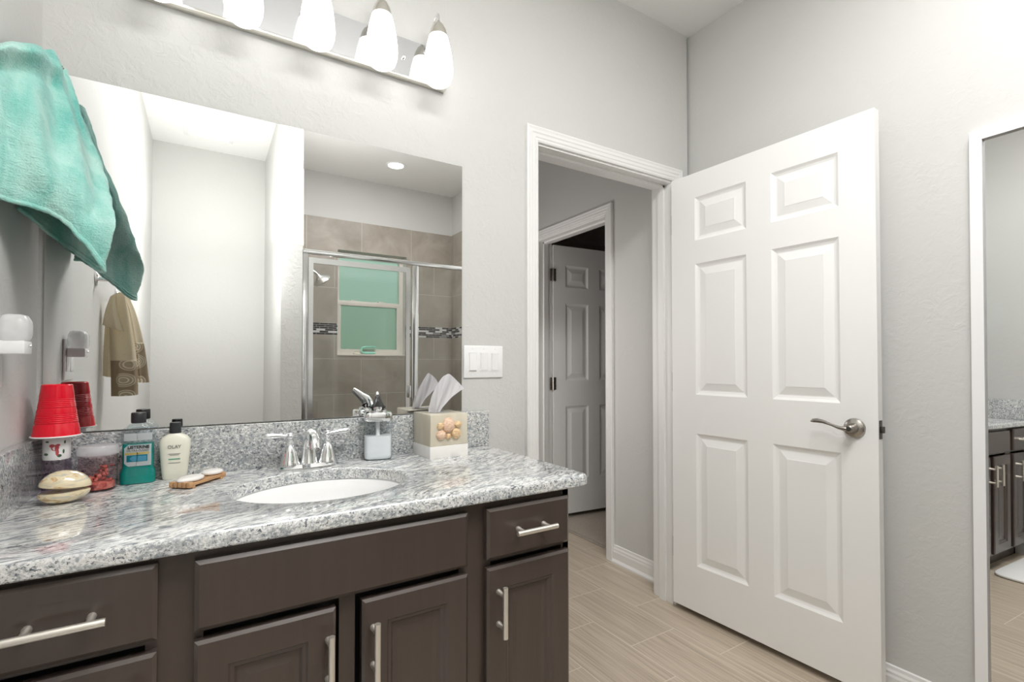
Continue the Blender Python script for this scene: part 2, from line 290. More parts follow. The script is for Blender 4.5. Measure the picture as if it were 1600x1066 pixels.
# ------------------------------------------------------------ mesh helpers
class MB:
    def __init__(s): s.bm = bmesh.new()
    def face(s, vs):
        try: return s.bm.faces.new(vs)
        except ValueError: return None
    def v(s, p): return s.bm.verts.new(p)
    def box(s, x0, x1, y0, y1, z0, z1, bev=0.0, seg=2):
        r = bmesh.ops.create_cube(s.bm, size=1.0)['verts']
        for v in r: v.co = Vector(((x0 + x1) / 2 + v.co.x * (x1 - x0), (y0 + y1) / 2 + v.co.y * (y1 - y0), (z0 + z1) / 2 + v.co.z * (z1 - z0)))
        if bev > 0:
            es = list({e for v in r for e in v.link_edges})
            bmesh.ops.bevel(s.bm, geom=es, offset=bev, segments=seg, profile=0.5, affect='EDGES')
        return s
    def loops(s, rings, close=True, cap0=True, cap1=True):
        R = [[s.v(p) for p in r] for r in rings]; n = len(R[0])
        for a, b in zip(R, R[1:]):
            for i in range(n if close else n - 1): s.face((a[i], a[(i + 1) % n], b[(i + 1) % n], b[i]))
        if cap0 and close: s.face(R[0][::-1])
        if cap1 and close: s.face(R[-1])
        return s
    def lathe(s, prof, c=(0, 0, 0), n=32, sx=1.0, sy=1.0, cap0=True, cap1=True, mat=None):
        rings = []
        for r, z in prof:
            ring = [Vector((r * sx * math.cos(2 * PI * i / n), r * sy * math.sin(2 * PI * i / n), z)) for i in range(n)]
            if mat is not None: ring = [mat @ p for p in ring]
            rings.append([p + Vector(c) for p in ring])
        return s.loops(rings, True, cap0, cap1)
    def tube(s, pts, rad, n=12, caps=True):
        P = [Vector(p) for p in pts]
        if not hasattr(rad, '__len__'): rad = [rad] * len(P)
        rings = []; up = None
        for i, p in enumerate(P):
            t = (P[min(i + 1, len(P) - 1)] - P[max(i - 1, 0)]).normalized()
            if up is None: up = Vector((0, 0, 1)) if abs(t.z) < 0.9 else Vector((1, 0, 0))
            a = t.cross(up).normalized(); b = a.cross(t).normalized(); up = b
            ra = rad[i] if hasattr(rad[i], '__len__') else (rad[i], rad[i])
            rings.append([p + a * (ra[0] * math.cos(2 * PI * k / n)) + b * (ra[1] * math.sin(2 * PI * k / n)) for k in range(n)])
        return s.loops(rings, True, caps, caps)
    def ellipsoid(s, c, r, n=20, m=12, rot=None):
        rings = []
        for j in range(1, m):
            a = PI * j / m
            ring = [Vector((r[0] * math.sin(a) * math.cos(2 * PI * i / n), r[1] * math.sin(a) * math.sin(2 * PI * i / n), -r[2] * math.cos(a))) for i in range(n)]
            if rot: ring = [rot @ p for p in ring]
            rings.append([p + Vector(c) for p in ring])
        return s.loops(rings)
    def done(s, name, mat, parent=None, sharp=35, loc=None, label=None):
        bm = s.bm; bmesh.ops.recalc_face_normals(bm, faces=bm.faces[:])
        for f in bm.faces: f.smooth = True
        lim = math.radians(sharp)
        for e in bm.edges:
            if len(e.link_faces) == 2 and e.calc_face_angle(0) > lim: e.smooth = False
        me = bpy.data.meshes.new(name); bm.to_mesh(me); bm.free()
        o = bpy.data.objects.new(name, me); COL.objects.link(o)
        me.materials.append(M[mat] if isinstance(mat, str) else mat)
        if parent: o.parent = parent
        if loc: o.location = loc
        if label: o['label'] = label
        return o
def frame_ring(b, x0, x1, z0, z1, fw, y0, y1, ftop=None, fbot=None):
    ft = fw if ftop is None else ftop; fb = fw if fbot is None else fbot
    o = [(x0, z0), (x1, z0), (x1, z1), (x0, z1)]; i = [(x0 + fw, z0 + fb), (x1 - fw, z0 + fb), (x1 - fw, z1 - ft), (x0 + fw, z1 - ft)]
    R = [[b.v((x, y, z)) for x, z in pts] for pts, y in ((o, y0), (o, y1), (i, y1), (i, y0))]
    for r, q in ((0, 1), (1, 2), (2, 3), (3, 0)):
        for k in range(4): b.face((R[r][k], R[r][(k + 1) % 4], R[q][(k + 1) % 4], R[q][k]))
    return b
def srect(a, b, n=40, e=4.0, z=0.0):   # rounded rectangle (superellipse) ring
    r = []
    for i in range(n):
        t = 2 * PI * i / n; c, q = math.cos(t), math.sin(t)
        r.append(Vector((a * math.copysign(abs(c) ** (2 / e), c), b * math.copysign(abs(q) ** (2 / e), q), z)))
    return r
def thing(name, label, cat, loc=(0, 0, 0), rz=0.0, group=None, rot=None):
    o = bpy.data.objects.new(name, None); COL.objects.link(o); o.location = loc
    o.rotation_euler = rot if rot else (0, 0, rz); o.empty_display_size = 0.05
    o['label'] = label; o['category'] = cat
    if group: o['group'] = group
    return o
def tag(o, label, cat, group=None):
    o['label'] = label; o['category'] = cat
    if group: o['group'] = group
    return o
def struct(o): o['kind'] = 'structure'; return o
def text_part(txt, size, mat, parent, loc, rot, name='lettering', width=None, depth=0.0003, bold=0.0):
    cu = bpy.data.curves.new(name, 'FONT'); cu.body = txt; cu.size = size; cu.align_x = 'CENTER'; cu.align_y = 'CENTER'; cu.extrude = depth; cu.offset = bold
    t = bpy.data.objects.new('tmp', cu); COL.objects.link(t)
    me = bpy.data.meshes.new_from_object(t.evaluated_get(bpy.context.evaluated_depsgraph_get())); bpy.data.objects.remove(t)
    if width:
        xs = [v.co.x for v in me.vertices]; w = max(xs) - min(xs)
        for v in me.vertices: v.co.x *= width / w
    me.materials.clear(); me.materials.append(M[mat]); me.name = name
    o = bpy.data.objects.new(name, me); COL.objects.link(o); o.parent = parent; o.location = loc; o.rotation_euler = rot
    return o
def slab(mb, w, h, t, panels, rings, chamfer=None, back=True):
    """upright slab x 0..w, z 0..h, front at y=0, back at y=t; panels get nested rings (inset, depth)"""
    def skin(y0, sgn):
        e = chamfer[0] if (chamfer and sgn > 0) else 0.0
        xs = sorted({e, w - e, *[p[0] for p in panels], *[p[1] for p in panels]})
        zs = sorted({e, h - e, *[p[2] for p in panels], *[p[3] for p in panels]})
        grid = {}
        def gv(x, z):
            k = (round(x, 5), round(z, 5))
            if k not in grid: grid[k] = mb.v((x, y0, z))
            return grid[k]
        for i in range(len(xs) - 1):
            for j in range(len(zs) - 1):
                x0, x1, z0, z1 = xs[i], xs[i + 1], zs[j], zs[j + 1]
                inp = any(p[0] - 1e-6 <= x0 and x1 <= p[1] + 1e-6 and p[2] - 1e-6 <= z0 and z1 <= p[3] + 1e-6 for p in panels)
                if not inp: mb.face((gv(x0, z0), gv(x1, z0), gv(x1, z1), gv(x0, z1)))
        for p in panels:
            cor = lambda d: [(p[0] + d, p[2] + d), (p[1] - d, p[2] + d), (p[1] - d, p[3] - d), (p[0] + d, p[3] - d)]
            prev = [gv(x, z) for x, z in cor(0)]
            # connect panel border points lying on the grid lines
            for d, dep in rings:
                cur = [mb.v((x, y0 + sgn * dep, z)) for x, z in cor(d)]
                for k in range(4): mb.face((prev[k], prev[(k + 1) % 4], cur[(k + 1) % 4], cur[k]))
                prev = cur
            mb.face(prev)
        return [gv(e, e), gv(w - e, e), gv(w - e, h - e), gv(e, h - e)], e
    f, e = skin(0.0, 1)
    if chamfer:
        o = [mb.v((x, chamfer[1], z)) for x, z in ((0, 0), (w, 0), (w, h), (0, h))]
        for k in range(4): mb.face((f[k], f[(k + 1) % 4], o[(k + 1) % 4], o[k]))
        f = o
    if back: bk, _ = skin(t, -1)
    else: bk = [mb.v((x, t, z)) for x, z in ((0, 0), (w, 0), (w, h), (0, h))]; mb.face(bk[::-1])
    for k in range(4): mb.face((f[k], f[(k + 1) % 4], bk[(k + 1) % 4], bk[k]))
    return mb
def catmull(P, t):
    n = len(P) - 1; i = min(int(t * n), n - 1); u = t * n - i
    p0, p1, p2, p3 = P[max(i - 1, 0)], P[i], P[i + 1], P[min(i + 2, n)]
    return 0.5 * ((2 * p1) + (p2 - p0) * u + (2 * p0 - 5 * p1 + 4 * p2 - p3) * u * u + (3 * p1 - p0 - 3 * p2 + p3) * u ** 3)

# ------------------------------------------------------------ room shell
XL, XR, YB, YF, ZC = -0.346, 2.035, 1.606, -1.20, 2.776
DX0, DX1, DH = 1.105, 1.912, 2.030        # doorway in the back wall
T = 0.115
b = MB(); b.box(XL - 0.12, DX0, YB, YB + T, 0, ZC); b.box(DX0, DX1, YB, YB + T, DH, ZC); b.box(DX1, 2.02, YB, YB + T, 0, ZC)
struct(b.done('wall_back', 'wall_paint'))
struct(MB().box(XL - 0.12, XL, YF - 0.15, YB, 0, ZC).done('wall_left', 'wall_paint_smooth'))
struct(MB().box(XR, XR + 0.1, YF - 0.15, YB + T, 0, ZC).done('wall_right', 'wall_paint_smooth'))
WX0, WX1, WZ0, WZ1 = 0.955, 1.57, 1.215, 2.13   # shower window opening
b = MB(); b.box(XL, WX0, YF - 0.15, YF, 0, ZC); b.box(WX1, XR, YF - 0.15, YF, 0, ZC)
b.box(WX0, WX1, YF - 0.15, YF, 0, WZ0); b.box(WX0, WX1, YF - 0.15, YF, WZ1, ZC)
struct(b.done('wall_front', 'wall_paint_smooth'))
struct(MB().box(0.389, 0.512, YF, -0.14, 0, ZC).done('wall_partition', 'wall_paint'))
struct(MB().box(XL - 0.12, 5.2, YF - 0.15, 5.2, -0.1, 0).done('floor', 'floor_tile'))
struct(MB().box(XL - 0.12, 5.2, YF - 0.15, 5.2, ZC, ZC + 0.1).done('ceiling', 'ceiling_paint'))
# shower linings
TT = 2.39
b = MB()
for x0, x1, z0, z1 in ((0.512, WX0, 0, 1.39), (0.512, WX0, 1.49, TT), (WX1, XR, 0, 1.39), (WX1, XR, 1.49, TT), (WX0, WX1, 0, WZ0), (WX0, WX1, WZ1, TT)):
    b.box(x0, x1, YF, YF + 0.01, z0, z1)
struct(b.done('wall_shower_back', 'tile_x'))
b = MB(); b.box(0.512, WX0, YF, YF + 0.008, 1.39, 1.49); b.box(WX1, XR, YF, YF + 0.008, 1.39, 1.49); struct(b.done('trim_1', 'mosaic_x'))
b = MB()
for z0, z1 in ((0, 1.39), (1.49, TT)): b.box(0.512, 0.522, YF + 0.01, -0.174, z0, z1)
struct(b.done('wall_shower_left', 'tile_y'))
b = MB()
for z0, z1 in ((0, 1.39), (1.49, TT)): b.box(XR - 0.01, XR, YF + 0.01, -0.174, z0, z1)
struct(b.done('wall_shower_right', 'tile_y'))
struct(MB().box(0.512, 0.520, YF + 0.01, -0.174, 1.39, 1.49).done('trim_2', 'mosaic_y'))
struct(MB().box(XR - 0.008, XR, YF + 0.01, -0.174, 1.39, 1.49).done('trim_3', 'mosaic_y'))
struct(MB().box(0.514, XR - 0.002, -0.24, -0.12, 0, 0.09, 0.004).done('trim_4', 'tile_x'))
# window
w = bpy.data.objects.new('window_1', None); COL.objects.link(w); w.location = (WX0, YF - 0.09, WZ0); struct(w)
W_, H_ = WX1 - WX0, WZ1 - WZ0; MR = 0.445
b = MB(); f = 0.035
frame_ring(b, 0, W_, 0, H_, f, -0.05, 0.0, None, 0.02)
b.done('window_frame', 'sill_white', w)
b = MB(); b.box(0.012, W_ - 0.03, -0.02, 0.018, MR, MR + 0.042, 0.003); frame_ring(b, 0.012, W_ - 0.03, 0.013, MR + 0.001, 0.034, -0.02, 0.017, 0.001, 0.045)
b.box(0.13, 0.18, -0.01, 0.014, MR + 0.042, MR + 0.052, 0.002); b.box(0.38, 0.43, -0.01, 0.014, MR + 0.042, MR + 0.052, 0.002)
b.done('lower_sash', 'sill_white', w)
MB().box(0.04, W_ - 0.05, -0.002, 0.004, 0.05, MR + 0.01).done('lower_pane', 'pane_lower', w)
MB().box(0.03, W_ - 0.03, -0.034, -0.028, MR, H_ - 0.03).done('upper_pane', 'pane_upper', w)
MB().box(-0.0, W_, 0.0, 0.105, -0.004, 0.012, 0.003).done('window_sill', 'sill_white', w)
# baseboards
def baseprof(y=0.0):   # (offset from wall, z)
    return [(0, 0), (0.024, 0), (0.024, 0.010), (0.018, 0.019), (0.014, 0.022), (0.014, 0.062), (0.011, 0.070), (0.011, 0.078), (0.007, 0.086), (0.006, 0.097), (0, 0.100)]
def baseboard(name, p0, p1, nrm):
    b = MB(); rings = []
    for p in (p0, p1): rings.append([Vector((p[0] + nrm[0] * o, p[1] + nrm[1] * o, z)) for o, z in baseprof()])
    b.loops(rings); return struct(b.done(name, 'trim_white', None, 20))
baseboard('baseboard_right', (XR, 0.0 - 0.12), (XR, YB), (-1, 0))
baseboard('baseboard_left', (XL, YF), (XL, 1.03), (1, 0))
baseboard('baseboard_nook', (XL, YF), (0.389, YF), (0, 1))
# hallway beyond the door
HX = 2.018; HD0, HD1 = 2.186, 2.905
b = MB(); b.box(HX, HX + T, YB + T, HD0, 0, ZC); b.box(HX, HX + T, HD1, 5.2, 0, ZC); b.box(HX, HX + T, HD0, HD1, 2.033, ZC)
struct(b.done('wall_hall_right', 'wall_paint_smooth'))
struct(MB().box(0.85, 0.95, YB + T, 5.2, 0, ZC).done('wall_hall_left', 'wall_paint_smooth'))
struct(MB().box(0.95, HX, 5.1, 5.2, 0, ZC).done('wall_hall_end', 'wall_paint_smooth'))
baseboard('baseboard_hall', (HX, YB + T), (HX, HD0 - 0.058), (-1, 0))
struct(MB().box(HX + T, 5.2, YB + T - 0.1, YB + T, 0, ZC).done('wall_bedroom_near', 'dim_paint'))
struct(MB().box(HX + T, 5.2, 5.1, 5.2, 0, ZC).done('wall_bedroom_far', 'dim_paint'))
struct(MB().box(5.1, 5.2, YB + T, 5.1, 0, ZC).done('wall_bedroom_side', 'dim_paint'))
struct(MB().box(HX + T - 0.01, 5.1, YB + T, 5.1, 0, 0.014, 0.004).done('floor_carpet', 'carpet'))
# door casings and jambs: profile swept as three mitred sides
CP = [(0.0, 0.0), (0.0, 0.010), (0.006, 0.013), (0.014, 0.013), (0.018, 0.0155), (0.030, 0.0155), (0.035, 0.018), (0.044, 0.018), (0.052, 0.0205), (0.058, 0.018), (0.058, 0.0)]
def casing(name, a0, a1, h, base, out, axis, full=True):
    """opening from a0 to a1 along axis ('x' or 'y'), wall face coordinate base, outward sign out"""
    b = MB(); pts = []
    for d, p in CP:
        path = [(a0 - d, 0), (a0 - d, h + d), (a1 + d, h + d), (a1 + d, 0)]
        pts.append([(Vector((a, base + out * p, z)) if axis == 'x' else Vector((base + out * p, a, z))) for a, z in path])
    rings = [[pts[k][i] for k in range(len(CP))] for i in range(4)]
    b.loops(rings); return struct(b.done(name, 'trim_white', None, 12))
casing('trim_5', DX0 + 0.008, DX1 - 0.008, DH - 0.004, YB, -1, 'x')
casing('trim_6', DX0 + 0.008, DX1 - 0.008, DH - 0.004, YB + T, 1, 'x')
casing('trim_7', HD0, HD1, 2.031, HX, -1, 'y')
def jamb(name, a0, a1, h, c0, c1, axis, stop):
    b = MB()
    def bx(a, b_, c, d, z0, z1):
        if axis == 'x': b.box(a, b_, c, d, z0, z1)
        else: b.box(c, d, a, b_, z0, z1)
    bx(a0, a0 + 0.014, c0, c1, 0, h); bx(a1 - 0.014, a1, c0, c1, 0, h); bx(a0, a1, c0, c1, h - 0.014, h)
    s0, s1 = stop
    bx(a0 + 0.014, a0 + 0.025, s0, s1, 0, h - 0.014); bx(a1 - 0.025, a1 - 0.014, s0, s1, 0, h - 0.014); bx(a0 + 0.014, a1 - 0.014, s0, s1, h - 0.025, h - 0.014)
    return struct(b.done(name, 'trim_white'))
jamb('trim_8', DX0 - 0.001, DX1 + 0.001, DH + 0.001, YB - 0.0005, YB + T + 0.0005, 'x', (YB + 0.040, YB + 0.075))
jamb('trim_9', HD0 - 0.001, HD1 + 0.001, 2.034, HX - 0.0005, HX + T + 0.0005, 'y', (HX + 0.04, HX + 0.075))
struct(MB().box(HX + T - 0.03, HX + T + 0.005, HD0, HD1, 0, 0.006, 0.002).done('trim_10', 'tile_y'))
# ------------------------------------------------------------ six panel doors
PR = [(0.010, 0.006), (0.018, 0.0085), (0.022, 0.0085), (0.050, 0.0025), (0.052, 0.0015)]
def six_panel(name, hinge, ang, w, z0, h, xs, zs, t=0.035):
    o = bpy.data.objects.new(name, None); COL.objects.link(o); struct(o)
    o.location = (hinge[0], hinge[1], z0); o.rotation_euler = (0, 0, ang)
    panels = [(a, b_, c - z0, d - z0) for a, b_ in xs for c, d in zs]
    slab(MB(), w, h, t, panels, PR).done('door_leaf', 'door_white', o, 8)
    return o
ang = math.atan2(-1, 0.045)   # the leaf runs from the hinge towards the camera
d1 = six_panel('door_1', (1.8735, 1.583), ang, 0.826, 0.030, 1.982, [(0.127, 0.370), (0.473, 0.714)], [(0.235, 0.830), (1.005, 1.597), (1.703, 1.900)])
# front of slab faces local -y ; with this rotation local -y points to -x (towards the room)
def lever(parent, x, z, side, mirror=1):
    y0 = 0 if side < 0 else 0.035
    h = bpy.data.objects.new('door_handle', None)
    mt = Matrix.Rotation(PI / 2, 4, 'X') if side < 0 else Matrix.Rotation(-PI / 2, 4, 'X')
    b = MB(); b.lathe([(0.033, 0), (0.0335, 0.004), (0.031, 0.009), (0.024, 0.013), (0.017, 0.015), (0.015, 0.020), (0.013, 0.034), (0.0, 0.034)][:-1], (x, y0, z), 40, mat=mt.to_3x3())
    ro = b.done('rosette', 'nickel', parent, 25)
    s = side
    pts = [(x, y0 + s * 0.036, z), (x - 0.012, y0 + s * 0.046, z - 0.001), (x - 0.030, y0 + s * 0.048, z + 0.001), (x - 0.055, y0 + s * 0.048, z + 0.009), (x - 0.080, y0 + s * 0.048, z + 0.017), (x - 0.100, y0 + s * 0.047, z + 0.019), (x - 0.117, y0 + s * 0.045, z + 0.017), (x - 0.124, y0 + s * 0.044, z + 0.014)]
    b = MB(); b.tube(pts, [0.011, (0.010, 0.009), (0.007, 0.006), (0.0055, 0.0045), (0.0045, 0.0065), (0.004, 0.008), (0.0035, 0.0065), (0.0015, 0.002)], 16)
    b.lathe([(0.0125, 0.028), (0.0135, 0.036), (0.012, 0.050), (0.009, 0.052)], (x, y0, z), 28, mat=mt.to_3x3())
    b.done('lever', 'nickel', parent, 30)
    b = MB(); b.lathe([(0.0088, 0.050), (0.0070, 0.0535), (0.003, 0.0535)], (x, y0, z), 24, mat=mt.to_3x3()); b.done('lock_cylinder', 'dark_metal', parent)
lever(d1, 0.757, 0.893, -1); lever(d1, 0.757, 0.893, 1)
b = MB(); b.box(0.8255, 0.8275, 0.006, 0.029, 0.862, 0.924, 0.002); b.box(0.827, 0.838, 0.011, 0.024, 0.882, 0.904, 0.002); b.done('latch', 'dark_metal', d1)
for z in (0.255, 1.03, 1.775):
    MB().tube([(-0.0035, 0.010, z - 0.045), (-0.0035, 0.010, z + 0.045)], 0.0045, 10).done('hinge', 'dark_metal', d1)
d2 = six_panel('door_2', (2.139, 2.878), math.atan2(-0.08, 1), 0.715, 0.045, 1.965, [(0.104, 0.308), (0.412, 0.616)], [(0.29, 0.832), (1.018, 1.588), (1.706, 1.868)])
for z in (0.25, 0.955, 1.745):
    b = MB(); b.box(-0.030, 0.020, -0.004, -0.001, z - 0.045, z + 0.045, 0.001); b.tube([(-0.006, -0.007, z - 0.047), (-0.006, -0.007, z + 0.047)], 0.006, 10); b.done('hinge', 'nickel', d2)

# ------------------------------------------------------------ vanity
CX = 0.2415
va = thing('vanity_cabinet', 'dark espresso bathroom vanity cabinet with bar pulls under the granite counter', 'cabinet', (CX, 1.30, 0))
def L(x0, x1, y0, y1, z0, z1): return (x0 - CX, x1 - CX, y0 - 1.30, y1 - 1.30, z0, z1)
b = MB()
FY = 1.052
x0, x1 = XL + 0.002, 0.829
b.box(*L(x1 - 0.018, x1, FY, 1.604, 0.09, 0.818)); b.box(*L(x0, x0 + 0.018, FY, 1.604, 0.09, 0.818)); b.box(*L(x0, x1, FY + 0.02, 1.604, 0.09, 0.108)); b.box(*L(x0, x1, 1.595, 1.604, 0.09, 0.818))
b.box(*L(x0, x1 - 0.0, FY + 0.055, FY + 0.07, 0, 0.09)); b.box(*L(x1 - 0.018, x1, FY + 0.055, 1.604, 0, 0.09)); b.box(*L(x0, x0 + 0.018, FY + 0.055, 1.604, 0, 0.09))
b.done('body', 'espresso', va)
b = MB()
for a, c in ((x0, x0 + 0.030), (-0.085, 0.0), (0.235, 0.268), (0.505, 0.590), (0.805, x1)):
    b.box(*L(a, c, FY, FY + 0.019, 0.09, 0.818), 0.0008, 1)
for a, c in ((0.09, 0.115), (0.665, 0.69), (0.785, 0.818)):
    b.box(*L(x0, x1, FY + 0.0005, FY + 0.0185, a, c))
b.done('face_frame', 'espresso', va, 30)
b = MB(); b.box(*L(x0 + 0.02, x1 - 0.02, FY + 0.06, FY + 0.062, 0.1, 0.8)); b.done('inner_shade', 'black_plastic', va)  # black sheet behind the door gaps stands in for the cabinet's inner shade
def pull(parent, cx, cz, vertical, ln=0.118):
    b = MB(); y = -0.033; h = ln / 2
    if vertical: b.tube([(cx, y, cz - h), (cx, y, cz + h)], 0.0062, 16)
    else: b.tube([(cx - h, y, cz), (cx + h, y, cz)], 0.0062, 16)
    for s in (-1, 1):
        p = (cx, cz + s * 0.038) if vertical else (cx + s * 0.038, cz)
        b.tube([(p[0], 0.001, p[1]), (p[0], -0.006, p[1]), (p[0], -0.009, p[1]), (p[0], y, p[1])], [0.0065, 0.0065, 0.0052, 0.0052], 12)
    b.done('handle', 'pull_nickel', parent, 40, label='brushed nickel bar pull')
def front(name, xa, xb, za, zb, panel):
    o_y = 1.031 - 1.30
    w_, h_ = xb - xa, zb - za
    b = MB()
    if panel:
        s = 0.052
        slab(b, w_, h_, 0.020, [(s, w_ - s, s, h_ - s)], [(0.004, 0.004), (0.010, 0.005), (0.015, 0.010), (0.024, 0.010), (0.034, 0.0075)], (0.006, 0.0045), False)
    else:
        slab(b, w_, h_, 0.020, [(0.012, w_ - 0.012, 0.012, h_ - 0.012)], [(0.0005, 0.0)], (0.007, 0.005), False)
    o = b.done(name, 'espresso', va, 8); o.location = (xa - CX, o_y, za); return o
f = front('drawer', -0.318, -0.067, 0.677, 0.806, False); pull(f, 0.128, 0.064, False)
f = front('door', -0.318, -0.067, 0.105, 0.657, True); pull(f, 0.222, 0.455, True)
front('false_front', -0.014, 0.521, 0.674, 0.798, False)
f = front('door', -0.014, 0.2255, 0.105, 0.657, True); pull(f, 0.2245, 0.455, True)
f = front('door', 0.2775, 0.521, 0.105, 0.657, True); pull(f, 0.022, 0.455, True)
f = front('drawer', 0.571, 0.818, 0.676, 0.798, False); pull(f, 0.1235, 0.0625, False)
f = front('door', 0.571, 0.818, 0.105, 0.657, True); pull(f, 0.030, 0.455, True)

# counter with sink cut-out, back and side splash
ct = thing('countertop', 'speckled grey and white granite countertop with backsplash over the dark cabinet', 'countertop', (CX, 1.30, 0.818))
KX0, KX1, KY0, KY1, KH = XL + 0.001 - CX, 0.886 - CX, 1.022 - 1.30, 1.604 - 1.30, 0.029
SCX, SCY, SA, SB = 0.252 - CX, 1.300 - 1.30, 0.205, 0.165
angs = sorted({2 * PI * i / 128 for i in range(128)} | {math.atan2(y - SCY, x - SCX) % (2 * PI) for x in (KX0, KX1) for y in (KY0, KY1)} | {math.atan2(y - SCY, x - SCX) % (2 * PI) for x, y in ((KX1 - .03, KY0), (KX1, KY0 + .03), (KX1 - .009, KY0 + .009))})
def rect_pt(a, ins):
    c, s = math.cos(a), math.sin(a); ts = []
    if c > 1e-9: ts.append((KX1 - ins - SCX) / c)
    if c < -1e-9: ts.append((KX0 - SCX) / c)
    if s > 1e-9: ts.append((KY1 - SCY) / s)
    if s < -1e-9: ts.append((KY0 + ins - SCY) / s)
    t = min(ts); x, y = SCX + c * t, SCY + s * t
    R = 0.03; ccx, ccy = KX1 - R, KY0 + R      # rounded front right corner
    if x > ccx and y < ccy:
        d = Vector((x - ccx, y - ccy)); d.normalize(); x, y = ccx + d.x * (R - ins), ccy + d.y * (R - ins)
    return x, y
b = MB(); rings = []
for ins, z in ((0.002, 0.0), (0.0, 0.003), (0.0, KH - 0.009), (0.0012, KH - 0.005), (0.004, KH - 0.0015), (0.009, KH)):
    rings.append([Vector((*rect_pt(a, ins), z)) for a in angs])
for k, z in ((0.004, KH), (0.001, KH - 0.0015), (0.0, KH - 0.004), (0.0, 0.0)):
    ring = []
    for a in angs:
        # same polar angle on the ellipse
        r = 1 / math.sqrt((math.cos(a) / (SA + k)) ** 2 + (math.sin(a) / (SB + k)) ** 2)
        ring.append(Vector((SCX + r * math.cos(a), SCY + r * math.sin(a), z)))
    rings.append(ring)
rings.append(rings[0])
b.loops(rings, True, False, False)
bmesh.ops.remove_doubles(b.bm, verts=b.bm.verts[:], dist=1e-6)
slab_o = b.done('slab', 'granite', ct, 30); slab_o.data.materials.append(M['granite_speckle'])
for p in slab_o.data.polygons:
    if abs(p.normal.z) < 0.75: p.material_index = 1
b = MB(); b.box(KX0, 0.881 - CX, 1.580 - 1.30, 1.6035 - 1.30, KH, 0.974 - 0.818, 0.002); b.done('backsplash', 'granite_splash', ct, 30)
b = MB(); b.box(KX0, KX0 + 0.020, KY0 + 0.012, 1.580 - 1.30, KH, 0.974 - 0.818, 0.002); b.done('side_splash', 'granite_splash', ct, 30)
sk = thing('sink_basin', 'white oval undermount porcelain sink set into the granite counter', 'sink', (0.252, 1.300, 0.661))
b = MB(); prof = [(1.09, 0.156), (1.02, 0.156), (0.995, 0.150), (0.97, 0.125), (0.93, 0.085), (0.84, 0.045), (0.66, 0.018), (0.40, 0.006), (0.12, 0.0025), (0.10, 0.0)]
b.loops([[Vector((SA * k * math.cos(2 * PI * i / 72), SB * k * math.sin(2 * PI * i / 72), z)) for i in range(72)] for k, z in prof], True, False, True)
b.done('bowl', 'porcelain', sk, 50)
MB().lathe([(0.024, 0.002), (0.024, 0.005), (0.018, 0.006), (0.012, 0.004), (0.004, 0.006)], (0, 0, 0), 28).done('drain', 'chrome', sk)

# faucet
fa = thing('faucet', 'polished chrome two-handle centerset faucet behind the sink', 'faucet', (0.255, 1.525, 0.847))
b = MB(); b.loops([[p + Vector((0, 0, z)) for p in srect(a, c, 48, 2.6)] for a, c, z in ((0.084, 0.031, 0), (0.084, 0.031, 0.004), (0.079, 0.028, 0.008), (0.075, 0.024, 0.013))]); b.done('base_plate', 'chrome', fa, 30)
bell = [(0.0270, 0.010), (0.0270, 0.015), (0.0245, 0.020), (0.0220, 0.030), (0.0180, 0.046), (0.0135, 0.060), (0.0095, 0.066), (0.0112, 0.070), (0.0112, 0.074), (0.0078, 0.078), (0.0070, 0.083)]
for s in (-1, 1):
    bs = MB().lathe(bell, (s * 0.051, 0, 0), 32).done('valve_body', 'chrome', fa, 30)
    b = MB(); b.ellipsoid((s * 0.051, 0, 0.091), (0.0105, 0.0105, 0.0105), 20, 12)
    dr = Vector((s * 0.995, 0.10 if s > 0 else -0.1, 0.06)).normalized(); c0 = Vector((s * 0.051, 0, 0.093))
    b.tube([c0 + dr * k for k in (0.006, 0.012, 0.020, 0.035, 0.050, 0.060, 0.066, 0.069)], [0.005, 0.0042, 0.0048, 0.0068, 0.0078, 0.0072, 0.0048, 0.002], 16)
    b.done('lever_handle', 'chrome', fa, 40)
b = MB(); pts = []; rad = []
for k in range(15):
    u = k / 14
    y = -0.0 - 0.0 if u < 0.3 else 0
    P = catmull([Vector((0, 0, 0.008)), Vector((0, 0.004, 0.040)), Vector((0, 0.0, 0.072)), Vector((0, -0.018, 0.095)), Vector((0, -0.048, 0.100)), Vector((0, -0.076, 0.086)), Vector((0, -0.086, 0.064))], u)
    pts.append(P); rad.append(0.0235 - 0.0085 * min(1, u * 2.4) + (0.0015 * max(0, (u - 0.45) / 0.55)))
b.tube(pts, rad, 24)
b.done('spout', 'chrome', fa, 40)

